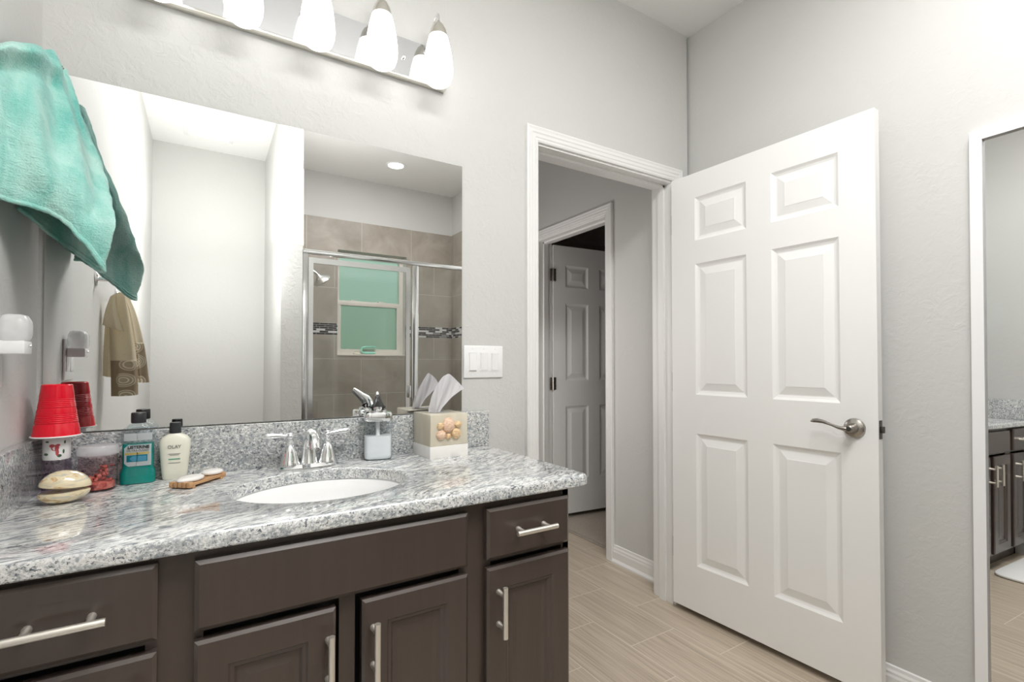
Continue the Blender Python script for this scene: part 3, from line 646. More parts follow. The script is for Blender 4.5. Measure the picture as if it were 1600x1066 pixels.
# ------------------------------------------------------------ wall mirror, switch, vanity light
tag(MB().box(-0.334, 0.781, 1.600, 1.6058, 0.976, 1.859, 0.0012, 1).done('vanity_mirror', 'mirror_silver'), 'large frameless wall mirror above the granite backsplash', 'mirror')
sw = thing('switch_plate', 'white triple rocker light switch plate beside the wall mirror', 'light switch', (0.870, 1.606, 1.152))
MB().box(-0.082, 0.082, -0.006, 0, -0.059, 0.059, 0.003).done('plate', 'plastic_white', sw, 30)
for i in (-1, 0, 1):
    b = MB(); frame_ring(b, i * 0.046 - 0.0172, i * 0.046 + 0.0172, -0.0345, 0.0345, 0.0018, -0.0072, -0.004); fr = b.done('rocker_frame', 'plastic_white', sw)
    b = MB(); X = i * 0.046; up_ = 0.0035 if i != -1 else 0.0005; dn = 0.0005 if i != -1 else 0.0035
    v = [b.v(p) for p in ((X - .0135, -.0078 - dn, -.031), (X + .0135, -.0078 - dn, -.031), (X + .0135, -.0078 - up_, .031), (X - .0135, -.0078 - up_, .031))]
    w2 = [b.v(p) for p in ((X - .0145, -.006, -.032), (X + .0145, -.006, -.032), (X + .0145, -.006, .032), (X - .0145, -.006, .032))]
    b.face(v); [b.face((v[k], v[(k + 1) % 4], w2[(k + 1) % 4], w2[k])) for k in range(4)]; b.done('rocker', 'plastic_white', sw, 10)
    for z in (0.048, -0.048): MB().lathe([(0.003, 0), (0.003, 0.0008), (0.001, 0.0012)], (X, -0.006, z), 12, mat=Matrix.Rotation(PI / 2, 3, 'X')).done('screw', 'plastic_white', sw)
vl = thing('vanity_light', 'five-light chrome bar vanity fixture with lit frosted shades above the mirror', 'light fixture', (0.268, 1.606, 2.109))
MB().box(-0.437, 0.437, -0.020, 0, 0.003, 0.134, 0.001, 1).done('back_plate', 'plate_chrome', vl, 30)
b = MB(); b.box(-0.440, 0.440, -0.026, 0, -0.003, 0.005, 0.002); b.done('bottom_rail', 'light_nickel', vl, 30)
prof = [(0.0195, 0.0), (0.030, 0.002), (0.040, 0.010), (0.0458, 0.028), (0.0475, 0.046), (0.0465, 0.066), (0.0430, 0.094), (0.0375, 0.122), (0.0310, 0.147), (0.0262, 0.160), (0.0250, 0.165)]
for i in range(5):
    X = -0.381 + i * 0.1905
    ar = [(X, -0.018, 0.10), (X, -0.030, 0.138), (X, -0.044, 0.178), (X, -0.060, 0.202), (X, -0.076, 0.210), (X, -0.089, 0.205), (X, -0.093, 0.190), (X, -0.093, 0.165)]
    pr_ = [catmull([Vector(p) for p in ar], k / 28) for k in range(29)]
    MB().tube(pr_, 0.0045, 10).done('arm', 'chrome', vl, 50)
    b = MB(); b.lathe([(r * 1.03, z * 1.08) for r, z in prof], (X, -0.093, -0.034), 40, cap0=True, cap1=True); sh = b.done('shade', 'lit_shade', vl, 60, label='lit frosted white glass shade')
    b = MB(); b.lathe([(0.0320, 0.117), (0.0300, 0.130), (0.0250, 0.148), (0.0175, 0.163), (0.0095, 0.171), (0.0060, 0.177)], (X, -0.093, 0.004), 32, cap0=True); b.done('shade_cap', 'light_nickel', sh)
for x, nm in ((0.286, 'k'), (-0.286, 'k')):
    b = MB(); b.ellipsoid((x, -0.024, 0.066), (0.006, 0.006, 0.006), 12, 8); b.done('mounting_knob', 'chrome', vl)

# ------------------------------------------------------------ towels on the left wall
hk = thing('robe_hook', 'small metal hook on the left wall holding the teal towel', 'hook', (XL, 1.47, 1.795))
b = MB(); b.lathe([(0.022, 0), (0.022, 0.005), (0.012, 0.009)], (0, 0, 0), 24, mat=Matrix.Rotation(PI / 2, 3, 'Y')); b.tube([(0.004, 0, 0), (0.03, 0, 0), (0.05, 0, 0.008), (0.062, 0, 0.022)], [0.006, 0.006, 0.006, 0.007], 12)
b.done('hook_arm', 'shower_chrome', hk)
KN = [
 [(-.341, 1.30, 1.752), (-.322, 1.34, 1.785), (-.305, 1.42, 1.822), (-.296, 1.465, 1.842), (-.282, 1.50, 1.826), (-.288, 1.54, 1.815), (-.310, 1.56, 1.80), (-.338, 1.55, 1.79)],
 [(-.341, 1.27, 1.66), (-.312, 1.30, 1.68), (-.278, 1.38, 1.70), (-.261, 1.44, 1.71), (-.250, 1.50, 1.70), (-.250, 1.555, 1.71), (-.280, 1.580, 1.71), (-.338, 1.58, 1.70)],
 [(-.341, 1.25, 1.58), (-.302, 1.285, 1.58), (-.262, 1.34, 1.60), (-.235, 1.42, 1.62), (-.221, 1.50, 1.62), (-.238, 1.575, 1.65), (-.280, 1.583, 1.63), (-.338, 1.583, 1.61)],
 [(-.341, 1.25, 1.51), (-.293, 1.285, 1.51), (-.245, 1.31, 1.52), (-.210, 1.35, 1.50), (-.182, 1.385, 1.49), (-.230, 1.48, 1.52), (-.280, 1.565, 1.53), (-.339, 1.53, 1.55)],
 [(-.341, 1.26, 1.475), (-.289, 1.295, 1.475), (-.250, 1.31, 1.47), (-.212, 1.322, 1.435), (-.168, 1.321, 1.43), (-.232, 1.42, 1.46), (-.290, 1.535, 1.475), (-.339, 1.46, 1.50)],
 [(-.341, 1.27, 1.455), (-.290, 1.30, 1.452), (-.258, 1.32, 1.444), (-.224, 1.32, 1.404), (-.186, 1.328, 1.339), (-.240, 1.43, 1.385), (-.295, 1.525, 1.432), (-.339, 1.42, 1.474)]]
KN = [[Vector(p) for p in r] for r in KN]
NU, NV = 120, 150
def tow(u, v):
    col_ = [catmull(r, u) for r in KN]; p = catmull(col_, v)
    d = Vector((0.6, -1.0, 0)).normalized() * (1 if u < 0.6 else 0.3)
    fold = math.sin(u * 34 + 1.4 * math.sin(3 * v)) * 0.012 * math.sin(PI * min(1, 0.15 + v)) * (1 - abs(2 * u - 1) ** 4) + 0.006 * math.sin(u * 13 + 2) * v
    p = p + d * fold
    if u < 0.52:
        vc = 0.085; w_ = 0.055 if v < vc else 0.020
        p = p + Vector((0.35, -1.0, 0.1)).normalized() * 0.036 * math.exp(-((v - vc) / w_) ** 2) * min(1, (0.52 - u) / 0.3)
        p = p - Vector((0.3, -1.0, 0)) * 0.010 * math.exp(-((v - 0.135) / 0.02) ** 2) * min(1, (0.52 - u) / 0.2)
    q = noise.noise(p * 26) * 0.0035 + noise.noise(p * 90) * 0.0012
    return p + Vector((q, -q * 0.6, q * 0.4))
b = MB(); off = Vector((XL, 1.42, 1.34))
g = [[b.v(tow(i / NU, j / NV) - off) for i in range(NU + 1)] for j in range(NV + 1)]
for j in range(NV):
    for i in range(NU): b.face((g[j][i], g[j][i + 1], g[j + 1][i + 1], g[j + 1][i]))
geo = bmesh.ops.solidify(b.bm, geom=b.bm.faces[:], thickness=0.006)
# hem along the lower edge
for j0, r0 in ((1.0, 0.0046), (0.975, 0.0036)):
    b.tube([tow(i / 80, j0) - off for i in range(81)], r0, 8)
tw = b.done('bath_towel', 'teal_terry', None, 80, loc=tuple(off)); tag(tw, 'teal terry bath towel draped from the hook at upper left', 'towel')
sm = tw.modifiers.new('s', 'SUBSURF'); sm.levels = 1; sm.render_levels = 1
tx = bpy.data.textures.new('terry', 'CLOUDS'); tx.noise_scale = 0.006; dm = tw.modifiers.new('d', 'DISPLACE'); dm.texture = tx; dm.strength = 0.0035; dm.mid_level = 0.5

tr = thing('towel_bar', 'chrome towel bar on the left wall seen in the mirror', 'towel bar', (XL, 0.878, 1.456))
b = MB(); b.lathe([(0.026, 0), (0.027, 0.005), (0.022, 0.008), (0.010, 0.011), (0.008, 0.03), (0.0075, 0.055), (0.009, 0.062)], (0, 0, 0), 28, mat=Matrix.Rotation(PI / 2, 3, 'Y')); b.done('post', 'chrome', tr)
b = MB(); b.lathe([(0.026, 0), (0.027, 0.005), (0.022, 0.008), (0.010, 0.011), (0.008, 0.03), (0.0075, 0.055), (0.009, 0.062)], (0, -0.46, 0), 28, mat=Matrix.Rotation(PI / 2, 3, 'Y')); b.done('post', 'chrome', tr)
MB().tube([(0.055, 0.006, 0), (0.055, -0.466, 0)], 0.0065, 14).done('rail', 'chrome', tr)
# beige hand towel pulled through the ring
ht = thing('hand_towel', 'beige hand towel with embroidered circles hanging from the chrome towel bar', 'towel', (XL + 0.056, 0.718, 1.008))
def panel_cloth(name, mat, k0, k1, thick=0.007, seed=0, nu=40, nv=50, amp=0.006):
    b = MB()
    rows0 = [[Vector(p) for p in r] for r in k0]
    def P(u, v):
        c_ = [catmull(r, u) for r in rows0]; p = catmull(c_, v)
        p.x += amp * math.sin(u * 11 + seed) * (0.3 + v); p.y += amp * 0.5 * math.sin(u * 7 + seed + v * 3)
        return p
    v0, v1 = k1
    g = [[b.v(P(i / nu, v0 + (v1 - v0) * j / nv)) for i in range(nu + 1)] for j in range(nv + 1)]
    for j in range(nv):
        for i in range(nu): b.face((g[j][i], g[j][i + 1], g[j + 1][i + 1], g[j + 1][i]))
    bmesh.ops.solidify(b.bm, geom=b.bm.faces[:], thickness=thick)
    return b.done(name, mat, ht, 70)
# rows from the gathered top to the hem; coordinates local: x off the wall, y along it
main = [[(-0.018, 0.030, 0.395), (-0.006, 0.036, 0.415), (0.010, 0.034, 0.415), (0.018, 0.024, 0.395)],
        [(-0.030, 0.035, 0.33), (-0.004, 0.048, 0.33), (0.018, 0.050, 0.33), (0.034, 0.030, 0.33)],
        [(-0.030, 0.032, 0.22), (0.000, 0.052, 0.22), (0.028, 0.055, 0.22), (0.052, 0.030, 0.22)],
        [(-0.026, 0.030, 0.11), (0.002, 0.052, 0.11), (0.036, 0.056, 0.11), (0.064, 0.028, 0.11)],
        [(-0.024, 0.030, 0.01), (0.004, 0.052, 0.01), (0.038, 0.056, 0.012), (0.068, 0.028, 0.014)]]
panel_cloth('front_layer', 'beige_cotton', main, (0, 0.66)); panel_cloth('embroidered_border', 'embroidered_band', main, (0.66, 1.0), 0.008)
side = [[(0.010, 0.0, 0.40), (0.018, -0.010, 0.415), (0.014, -0.022, 0.41), (0.0, -0.03, 0.39)],
        [(0.030, 0.02, 0.33), (0.046, -0.004, 0.33), (0.038, -0.03, 0.33), (0.004, -0.040, 0.33)],
        [(0.048, 0.020, 0.20), (0.072, -0.004, 0.20), (0.060, -0.036, 0.20), (0.010, -0.050, 0.20)],
        [(0.060, 0.018, 0.06), (0.088, -0.006, 0.06), (0.070, -0.040, 0.06), (0.012, -0.055, 0.06)]]
panel_cloth('back_layer', 'beige_cotton', side, (0, 0.62), seed=2); panel_cloth('embroidered_border', 'embroidered_band', side, (0.62, 1.0), 0.008, seed=2)
lay = [[(-0.010, 0.034, 0.415), (-0.022, 0.040, 0.405), (-0.030, 0.036, 0.395), (-0.030, 0.02, 0.385)],
       [(-0.006, 0.056, 0.36), (-0.026, 0.062, 0.35), (-0.040, 0.054, 0.34), (-0.048, 0.02, 0.34)],
       [(0.020, 0.062, 0.262), (-0.016, 0.074, 0.270), (-0.044, 0.064, 0.285), (-0.052, 0.02, 0.29)]]
panel_cloth('side_flap', 'beige_cotton', lay, (0, 1), 0.008, 4, 30, 30, 0.003)
lay2 = [[(-0.020, 0.030, 0.30), (-0.034, 0.030, 0.30), (-0.046, 0.02, 0.30)], [(-0.016, 0.030, 0.18), (-0.034, 0.032, 0.18), (-0.05, 0.02, 0.18)], [(-0.016, 0.030, 0.085), (-0.036, 0.030, 0.085), (-0.05, 0.02, 0.09)]]
panel_cloth('inner_layer', 'beige_cotton', lay2, (0, 1), 0.008, 1, 20, 30, 0.002)
# outlet plate and night light
op = thing('outlet_plate', 'white double gang outlet plate on the left wall under the night light', 'outlet', (XL, 1.292, 1.157))
MB().box(0, 0.006, -0.058, 0.058, -0.059, 0.059, 0.003).done('plate', 'plastic_white', op, 30)
for y in (-0.025, 0.028): MB().box(0.005, 0.008, y - 0.0165, y + 0.0165, -0.034, 0.034, 0.001).done('receptacle', 'plastic_white', op)
nl = thing('night_light', 'clear plug-in night light with frosted dome on the left wall outlet', 'night light', (XL + 0.009, 1.322, 1.168))
b = MB(); b.box(0.0, 0.040, -0.024, 0.024, -0.004, 0.022, 0.003); b.done('base', 'plastic_white', nl, 30)
b = MB(); b.loops([[Vector((0.021 + p.x, p.y, z)) for p in srect(a, c, 32, 3.2)] for a, c, z in ((0.0195, 0.024, 0.022), (0.0225, 0.0275, 0.030), (0.0235, 0.029, 0.045), (0.0225, 0.0275, 0.060), (0.018, 0.022, 0.070), (0.012, 0.015, 0.073))]); b.done('dome', 'night_light_cover', nl, 40)
b = MB(); b.ellipsoid((0.042, 0, 0.012), (0.003, 0.003, 0.003), 12, 8); b.done('sensor', 'chrome', nl)

# ------------------------------------------------------------ things on the counter
ZT = 0.847
# printed bottle under the cup
pb = thing('printed_bottle', 'small bottle with flamingo print sleeve under the red cup', 'bottle', (-0.290, 1.515, ZT))
MB().lathe([(0.024, 0), (0.026, 0.004), (0.026, 0.076), (0.0225, 0.082)], (0, 0, 0), 32).done('glass_base', 'amber_clear', pb)
MB().lathe([(0.0235, 0.080), (0.0245, 0.083), (0.0245, 0.135), (0.0225, 0.138)], (0, 0, 0), 32).done('sleeve', 'plastic_white', pb)
def spot(name, mat, ang, z, ra, rz, R=0.0247):
    b = MB(); pts = [Vector((R * math.cos(ang + ra / R * math.cos(t)), R * math.sin(ang + ra / R * math.cos(t)), z + rz * math.sin(t))) for t in [2 * PI * k / 14 for k in range(14)]]
    b.face([b.v(p) for p in pts]); bmesh.ops.solidify(b.bm, geom=b.bm.faces[:], thickness=0.0002); b.done(name, mat, pb)
for a, z, ra, rz in ((-1.5, 0.108, 0.007, 0.007), (-1.72, 0.113, 0.005, 0.004), (-1.35, 0.098, 0.003, 0.008), (-1.3, 0.114, 0.004, 0.003)): spot('flamingo_print', 'flamingo_pink', a, z, ra, rz)
for a, z, ra, rz in ((-2.2, 0.094, 0.005, 0.003), (-0.9, 0.099, 0.002, 0.005), (-1.2, 0.090, 0.004, 0.0035), (-2.1, 0.122, 0.004, 0.002), (-0.8, 0.120, 0.002, 0.004)): spot('leaf_print', 'leaf_green', a, z, ra, rz)
# red cup upside down on it
cp = thing('plastic_cup', 'red plastic party cup upside down over the flamingo bottle', 'cup', (-0.290, 1.510, 0.980))
b = MB(); pr_ = [(0.0425, 0.0015)]
def cr_(z): return 0.0425 + (0.0270 - 0.0425) * (z / 0.118)
z = 0.003
segs = [0.003, 0.028]
for zz in (0.003, 0.026): pr_.append((cr_(zz), zz))
for base_z in (0.029, 0.064):
    pr_.append((cr_(base_z) - 0.0012, base_z))
    for k in range(5):
        zz = base_z + 0.002 + k * 0.0042; pr_ += [(cr_(zz) - 0.0012, zz), (cr_(zz) - 0.0004, zz + 0.0012), (cr_(zz) - 0.0004, zz + 0.0022), (cr_(zz) - 0.0012, zz + 0.0034)]
    pr_.append((cr_(base_z + 0.027), base_z + 0.027))
pr_ += [(cr_(0.111), 0.111), (0.0275, 0.116), (0.026, 0.118), (0.0245, 0.118), (0.0235, 0.115)]
b.lathe(pr_, (0, 0, 0), 56, cap0=False); b.done('cup_body', 'red_plastic', cp, 30)
b = MB(); rr = 0.0437; b.tube([(rr * math.cos(2 * PI * k / 56), rr * math.sin(2 * PI * k / 56), 0.0012) for k in range(57)], 0.0017, 8); b.done('rim', 'plastic_white', cp, label='white rolled rim')
# glass jar
jr = thing('storage_jar', 'round clear lidded jar holding pink and red bits beside the shell', 'jar', (-0.216, 1.515, ZT))
b = MB(); b.loops([[p + Vector((0, 0, z)) for p in srect(a, a, 40, 2.3)] for a, z in ((0.033, 0), (0.036, 0.004), (0.0365, 0.050), (0.036, 0.078), (0.034, 0.083))]); b.done('jar_body', 'jar_pink', jr, 40)
b = MB(); b.lathe([(0.037, 0.082), (0.040, 0.085), (0.040, 0.098), (0.037, 0.104), (0.030, 0.106)], (0, 0, 0), 40); b.done('lid', 'lid_clear', jr, 40)
b = MB(); rs = random.Random(3)
b.lathe([(0.030, 0.004), (0.0315, 0.010), (0.031, 0.018), (0.024, 0.022)], (0, 0, 0), 28)
for k in range(34):
    a = rs.uniform(0, 2 * PI); r = rs.uniform(0.008, 0.026); zz = rs.uniform(0.018, 0.060 if math.cos(a) > 0 else 0.032)
    R_ = Matrix.Rotation(rs.uniform(0, 3), 3, 'X') @ Matrix.Rotation(rs.uniform(0, 3), 3, 'Z')
    b.ellipsoid((r * math.cos(a), r * math.sin(a), zz), (rs.uniform(.004, .009), rs.uniform(.003, .005), rs.uniform(.002, .004)), 8, 6, R_)
o = b.done('jar_filling', 'potpourri_red', jr, 50); o['kind'] = 'stuff'
# clam shell
cs = thing('clam_shell', 'polished striped clam shell standing half open before the jar', 'shell', (-0.258, 1.408, ZT), math.radians(8))
for k, (zc, tilt, hh) in enumerate(((0.018, -0.03, 0.018), (0.043, 0.10, 0.031))):
    b = MB(); n = 40; rings = []
    if k == 0: levels = [(0.20, -1.0), (0.55, -0.85), (0.80, -0.55), (0.95, -0.15), (1.0, 0.20), (0.985, 0.42), (0.86, 0.50), (0.5, 0.42)]
    else: levels = [(0.5, -0.20), (0.86, -0.34), (1.0, -0.24), (1.0, -0.05), (0.93, 0.22), (0.80, 0.50), (0.62, 0.75), (0.40, 0.92), (0.15, 1.0)]
    for s_, z_ in levels:
        ring = []
        for i in range(n):
            t = 2 * PI * i / n; ex = 1 + 0.10 * max(0, math.cos(t)) ** 6
            p = Vector((0.0410 * s_ * math.cos(t) * ex, 0.030 * s_ * math.sin(t), z_ * hh * (0.85 if k else 0.9)))
            p = Matrix.Rotation(tilt, 3, 'Y') @ p; ring.append(p + Vector((0.0 if k == 0 else 0.002, 0, zc)))
        rings.append(ring)
    b.loops(rings); b.done('upper_valve' if k else 'lower_valve', 'pearl_shell', cs, 55)
# mouthwash
mw = thing('mouthwash_bottle', 'clear bottle of teal mouthwash with black cap and LISTERINE label', 'bottle', (-0.143, 1.548, ZT))
shape = [(0.034, 0.019, 0.0), (0.0365, 0.0205, 0.003), (0.0375, 0.021, 0.015), (0.0370, 0.0205, 0.028), (0.0340, 0.019, 0.036), (0.0325, 0.0185, 0.040), (0.0325, 0.0185, 0.100), (0.0335, 0.019, 0.106), (0.0335, 0.019, 0.128), (0.030, 0.018, 0.137), (0.020, 0.015, 0.144), (0.013, 0.013, 0.148), (0.012, 0.012, 0.154)]
b = MB(); b.loops([[p for p in srect(a, c, 48, 3.6, z)] for a, c, z in shape]); b.done('bottle_body', 'bottle_clear', mw, 40)
b = MB(); sh2 = [(a - 0.0012, c - 0.0012, z) for a, c, z in shape if 0 < z < 0.1004]; sh2 = [(sh2[0][0], sh2[0][1], 0.0015)] + sh2
b.loops([[p for p in srect(a, c, 48, 3.6, z)] for a, c, z in sh2]); b.done('mouthwash', 'teal_liquid', mw, 40)
b = MB(); b.lathe([(0.0150, 0.150), (0.0158, 0.152), (0.0158, 0.174), (0.0145, 0.176)], (0, 0, 0), 40); b.done('cap', 'black_plastic', mw)
def curved_label(parent, name, mat, x0, x1, z0, z1, a, c, e, off_, n=24, cut=0.0):
    b = MB(); top = []; bot = []
    for i in range(n + 1):
        x = x0 + (x1 - x0) * i / n; y = -(c + off_) * (1 - min(1, abs(x / (a + off_))) ** e) ** (1 / e)
        d = max(0, cut - (x - x0)) if cut else 0
        top.append(b.v((x, y, z1 - d))); bot.append(b.v((x, y, z0 + d)))
    for i in range(n): b.face((bot[i], bot[i + 1], top[i + 1], top[i]))
    bmesh.ops.solidify(b.bm, geom=b.bm.faces[:], thickness=0.0002)
    return b.done(name, mat, parent)
lb = curved_label(mw, 'label', 'label_white', -0.0265, 0.0275, 0.045, 0.098, 0.0325, 0.0185, 3.6, 0.0006, cut=0.008)
curved_label(mw, 'label_stripe', 'label_gold', -0.0255, 0.023, 0.0735, 0.0785, 0.0325, 0.0185, 3.6, 0.0010)
curved_label(mw, 'label_panel', 'label_teal', -0.0215, 0.020, 0.056, 0.0725, 0.0325, 0.0185, 3.6, 0.0010)
curved_label(mw, 'label_highlight', 'label_blue', -0.015, 0.018, 0.0575, 0.070, 0.0325, 0.0185, 3.6, 0.0017, cut=0.005)
curved_label(mw, 'neck_label', 'label_white', -0.027, 0.029, 0.108, 0.126, 0.0335, 0.019, 3.6, 0.0005)
FR = (PI / 2, 0, 0)
text_part('LISTERINE', 0.0098, 'ink_black', mw, (0.002, -0.0196, 0.0915), FR, width=0.043, bold=0.0003)
text_part('ULTRACLEAN', 0.0070, 'ink_grey', mw, (0.001, -0.0196, 0.0835), FR, width=0.043, bold=0.0001)
# lotion
lo = thing('lotion_bottle', 'cream OLAY lotion bottle with black cap beside the mouthwash', 'bottle', (-0.067, 1.553, ZT), math.radians(-2))
shp = [(0.024, 0.015, 0), (0.0265, 0.017, 0.003), (0.0285, 0.0185, 0.02), (0.0330, 0.0195, 0.070), (0.0345, 0.0195, 0.092), (0.0335, 0.0185, 0.101), (0.028, 0.017, 0.109), (0.018, 0.014, 0.115), (0.0125, 0.0125, 0.118)]
b = MB(); b.loops([[p for p in srect(a, c, 48, 2.9, z)] for a, c, z in shp]); b.done('bottle_body', 'lotion_plastic', lo, 40)
b = MB(); b.lathe([(0.0128, 0.1185), (0.0132, 0.120), (0.0124, 0.1445), (0.0112, 0.146)], (0, 0, 0), 36); b.done('cap', 'black_plastic', lo)
text_part('OLAY', 0.0115, 'ink_grey', lo, (0, -0.0206, 0.085), FR, width=0.029, bold=0.0001)
for z_, w_, m_ in ((0.0665, 0.026, 'ink_grey'), (0.0635, 0.020, 'ink_grey'), (0.054, 0.025, 'ink_green'), (0.0525, 0.025, 'ink_green'), (0.0435, 0.026, 'ink_grey')):
    curved_label(lo, 'print_line', m_, -w_ / 2, w_ / 2, z_, z_ + 0.0011, 0.0325, 0.0197, 2.9, 0.0004)
# soap dish with two soaps
sd = thing('soap_dish', 'slatted bamboo soap dish lying on the counter left of the sink', 'soap dish', (-0.0135, 1.4635, ZT), math.radians(51.5))
b = MB()
for k in range(5):
    y = -0.0225 + k * 0.01125; b.box(-0.056, 0.056, y - 0.0042, y + 0.0042, 0.006, 0.0125, 0.001)
b.done('slats', 'bamboo', sd, 30)
for e in (-1, 1):
    b = MB(); b.box(e * 0.0475 - 0.0045, e * 0.0475 + 0.0045, -0.027, 0.027, 0, 0.0062, 0.001)
    for k in range(5):
        y = -0.0225 + k * 0.01125; b.box(e * 0.056 - 0.006, e * 0.056 + 0.006, y - 0.0048, y + 0.0048, 0.003, 0.0155, 0.0012)
    b.done('end_rail', 'bamboo', sd, 30)
def soap(loc, r, rz, lbl):
    b = MB(); n = 36
    b.loops([[Vector((r[0] * k * math.cos(2 * PI * i / n), r[1] * k * math.sin(2 * PI * i / n), z)) for i in range(n)] for k, z in ((0.75, 0), (0.95, 0.002), (1.0, 0.0055), (0.94, 0.009), (0.75, 0.0115), (0.35, 0.0122))])
    o = b.done('soap_bar', 'white_soap', None, 50, loc=loc); o.rotation_euler = (0, 0, rz); return tag(o, lbl, 'soap', 'soap bars on the bamboo dish')
soap((-0.030, 1.440, ZT + 0.0127), (0.034, 0.022), math.radians(45), 'worn white soap bar at the near left end of the bamboo dish')
soap((0.016, 1.496, ZT + 0.0127), (0.026, 0.020), math.radians(35), 'worn white soap bar at the far right end of the bamboo dish')
# soap dispenser
dp = thing('soap_dispenser', 'clear square soap dispenser with chrome pump half full of white soap', 'soap dispenser', (0.459, 1.540, ZT), math.radians(-12))
b = MB(); b.loops([[p for p in srect(a, a * 0.74, 48, 4.5, z)] for a, z in ((0.038, 0), (0.0415, 0.004), (0.0425, 0.012), (0.0420, 0.110), (0.0400, 0.124))]); b.done('bottle_body', 'bottle_clear', dp, 40)
b = MB(); b.loops([[p for p in srect(a, a * 0.74, 48, 4.5, z)] for a, z in ((0.036, 0.003), (0.0395, 0.006), (0.0408, 0.014), (0.0408, 0.074))]); b.done('liquid_soap', 'soap_liquid', dp, 40)
MB().tube([(0, 0, 0.07), (0, 0, 0.125)], 0.0065, 16).done('pump_tube', 'plastic_white', dp)
b = MB(); b.loops([[p for p in srect(a, a * 0.74, 48, 4.5, z)] for a, z in ((0.0415, 0.120), (0.0428, 0.122), (0.0428, 0.142), (0.0405, 0.146))])
b.lathe([(0.026, 0.146), (0.027, 0.149), (0.026, 0.153), (0.014, 0.156)], (0, 0, 0), 36); b.done('collar', 'chrome', dp, 35)
b = MB(); da = math.radians(-94 - -12 + 0)
dv = Vector((-0.30, -0.95, 0)).normalized(); dv = Matrix.Rotation(math.radians(12), 3, 'Z') @ dv
c0 = Vector((0, 0, 0.155)); hp = [c0 - dv * 0.014 + Vector((0, 0, 0.000)), c0 - dv * 0.010 + Vector((0, 0, 0.014)), c0 + dv * 0.004 + Vector((0, 0, 0.024)), c0 + dv * 0.030 + Vector((0, 0, 0.034)), c0 + dv * 0.062 + Vector((0, 0, 0.047)), c0 + dv * 0.082 + Vector((0, 0, 0.055))]
b.tube([catmull(hp, k / 20) for k in range(21)], [(0.0265 - 0.021 * (k / 20) ** 0.7, 0.011 - 0.0075 * (k / 20)) for k in range(21)], 20)
b.tube([c0 + Vector((0, 0, -0.002)), c0 + Vector((0, 0, 0.012))], [0.014, 0.013], 20)
b.done('pump_head', 'chrome', dp, 40)
b = MB(); hp2 = [p - Vector((0, 0, 0.0075)) + dv * 0.004 for p in hp[1:]]; b.tube([catmull(hp2, k / 16) for k in range(17)], [(0.0235 - 0.019 * (k / 16) ** 0.7, 0.0115 - 0.007 * (k / 16)) for k in range(17)], 16); b.done('pump_underside', 'black_plastic', dp, 40)
# tissue box
tb = thing('tissue_box', 'cream stone tissue box cover decorated with seashells beside the dispenser', 'tissue box', (0.6575, 1.510, ZT), math.radians(2.5))
HS = 0.066
b = MB(); b.box(-HS, HS, -HS, HS, 0.038, 0.138, 0.003)
b.done('box_body', 'alabaster', tb, 30)
b = MB(); b.box(-HS - 0.0012, HS + 0.0012, -HS - 0.0012, HS + 0.0012, 0.0, 0.038, 0.001); b.done('inlaid_base', 'pearl_inlay', tb, 30)
b = MB(); b.loops([[p for p in srect(0.040 * k, 0.022 * k, 32, 2.2, z)] for k, z in ((1, 0.1384), (0.97, 0.1388))]); b.done('slot', 'ink_grey', tb)
fy = -HS
for nm, x, z, r, mt_ in (('s', -0.033, 0.101, (0.011, 0.007, 0.011), 'shell_tan'), ('s', -0.004, 0.103, (0.0205, 0.011, 0.024), 'shell_pink'), ('s', 0.030, 0.103, (0.0125, 0.008, 0.011), 'shell_tan'), ('s', -0.030, 0.073, (0.0165, 0.010, 0.0150), 'shell_pink'), ('s', -0.004, 0.067, (0.0095, 0.007, 0.0100), 'shell_tan'), ('s', 0.023, 0.074, (0.0170, 0.010, 0.0175), 'shell_tan')):
    b = MB(); n = 28; rings = []
    for j in range(1, 12):
        a = PI * j / 12; ring = []
        for i in range(n):
            t = 2 * PI * i / n; rr = 1 + 0.035 * math.sin(t * 1 + a * 7)
            ring.append(Vector((x + r[0] * rr * math.sin(a) * math.cos(t), fy - 0.002 + r[1] * math.sin(a) * math.sin(t), z - r[2] * rr * math.cos(a))))
        rings.append(ring)
    b.loops(rings); b.done('seashell', mt_, tb, 60)
# tissue
b = MB(); n1, n2 = 26, 30
def tis(u, v):
    w_ = 0.026 + 0.020 * math.sin(min(1, v * 1.1) * PI * 0.5) + 0.012 * v * (u - 0.5)
    x = -0.018 + 0.040 * v + 0.022 * v * v + (u - 0.5) * 2 * w_ * (0.7 + 0.1 * v)
    z = 0.138 + 0.128 * v * (1 - 0.12 * (2 * u - 1.0) ** 2) - 0.030 * max(0, u - 0.35) * v * v * 1.9
    y = 0.007 * math.sin(u * 9 + v * 2) * (1 - 0.4 * v) + 0.016 * abs(u - 0.55) - 0.012 * abs(u - 0.2) + 0.01 * v + 0.0015 * math.sin(u * 31 + v * 17)
    return Vector((x, y, z))
g = [[b.v(tis(i / n1, j / n2)) for i in range(n1 + 1)] for j in range(n2 + 1)]
for j in range(n2):
    for i in range(n1): b.face((g[j][i], g[j][i + 1], g[j + 1][i + 1], g[j + 1][i]))
bmesh.ops.solidify(b.bm, geom=b.bm.faces[:], thickness=0.0006)
tissue = b.done('tissue', 'paper_white', None, 60, loc=(0.6555, 1.510, ZT)); tissue.rotation_euler = (0, 0, math.radians(-8)); tag(tissue, 'white paper tissue standing out of the seashell tissue box', 'tissue')

# ------------------------------------------------------------ leaning floor mirror on the right wall
fm = thing('floor_mirror', 'tall white framed mirror leaning on the right wall', 'mirror', (2.0, 0.545, 0.002))
MW, MH, FW = 0.52, 1.862, 0.030
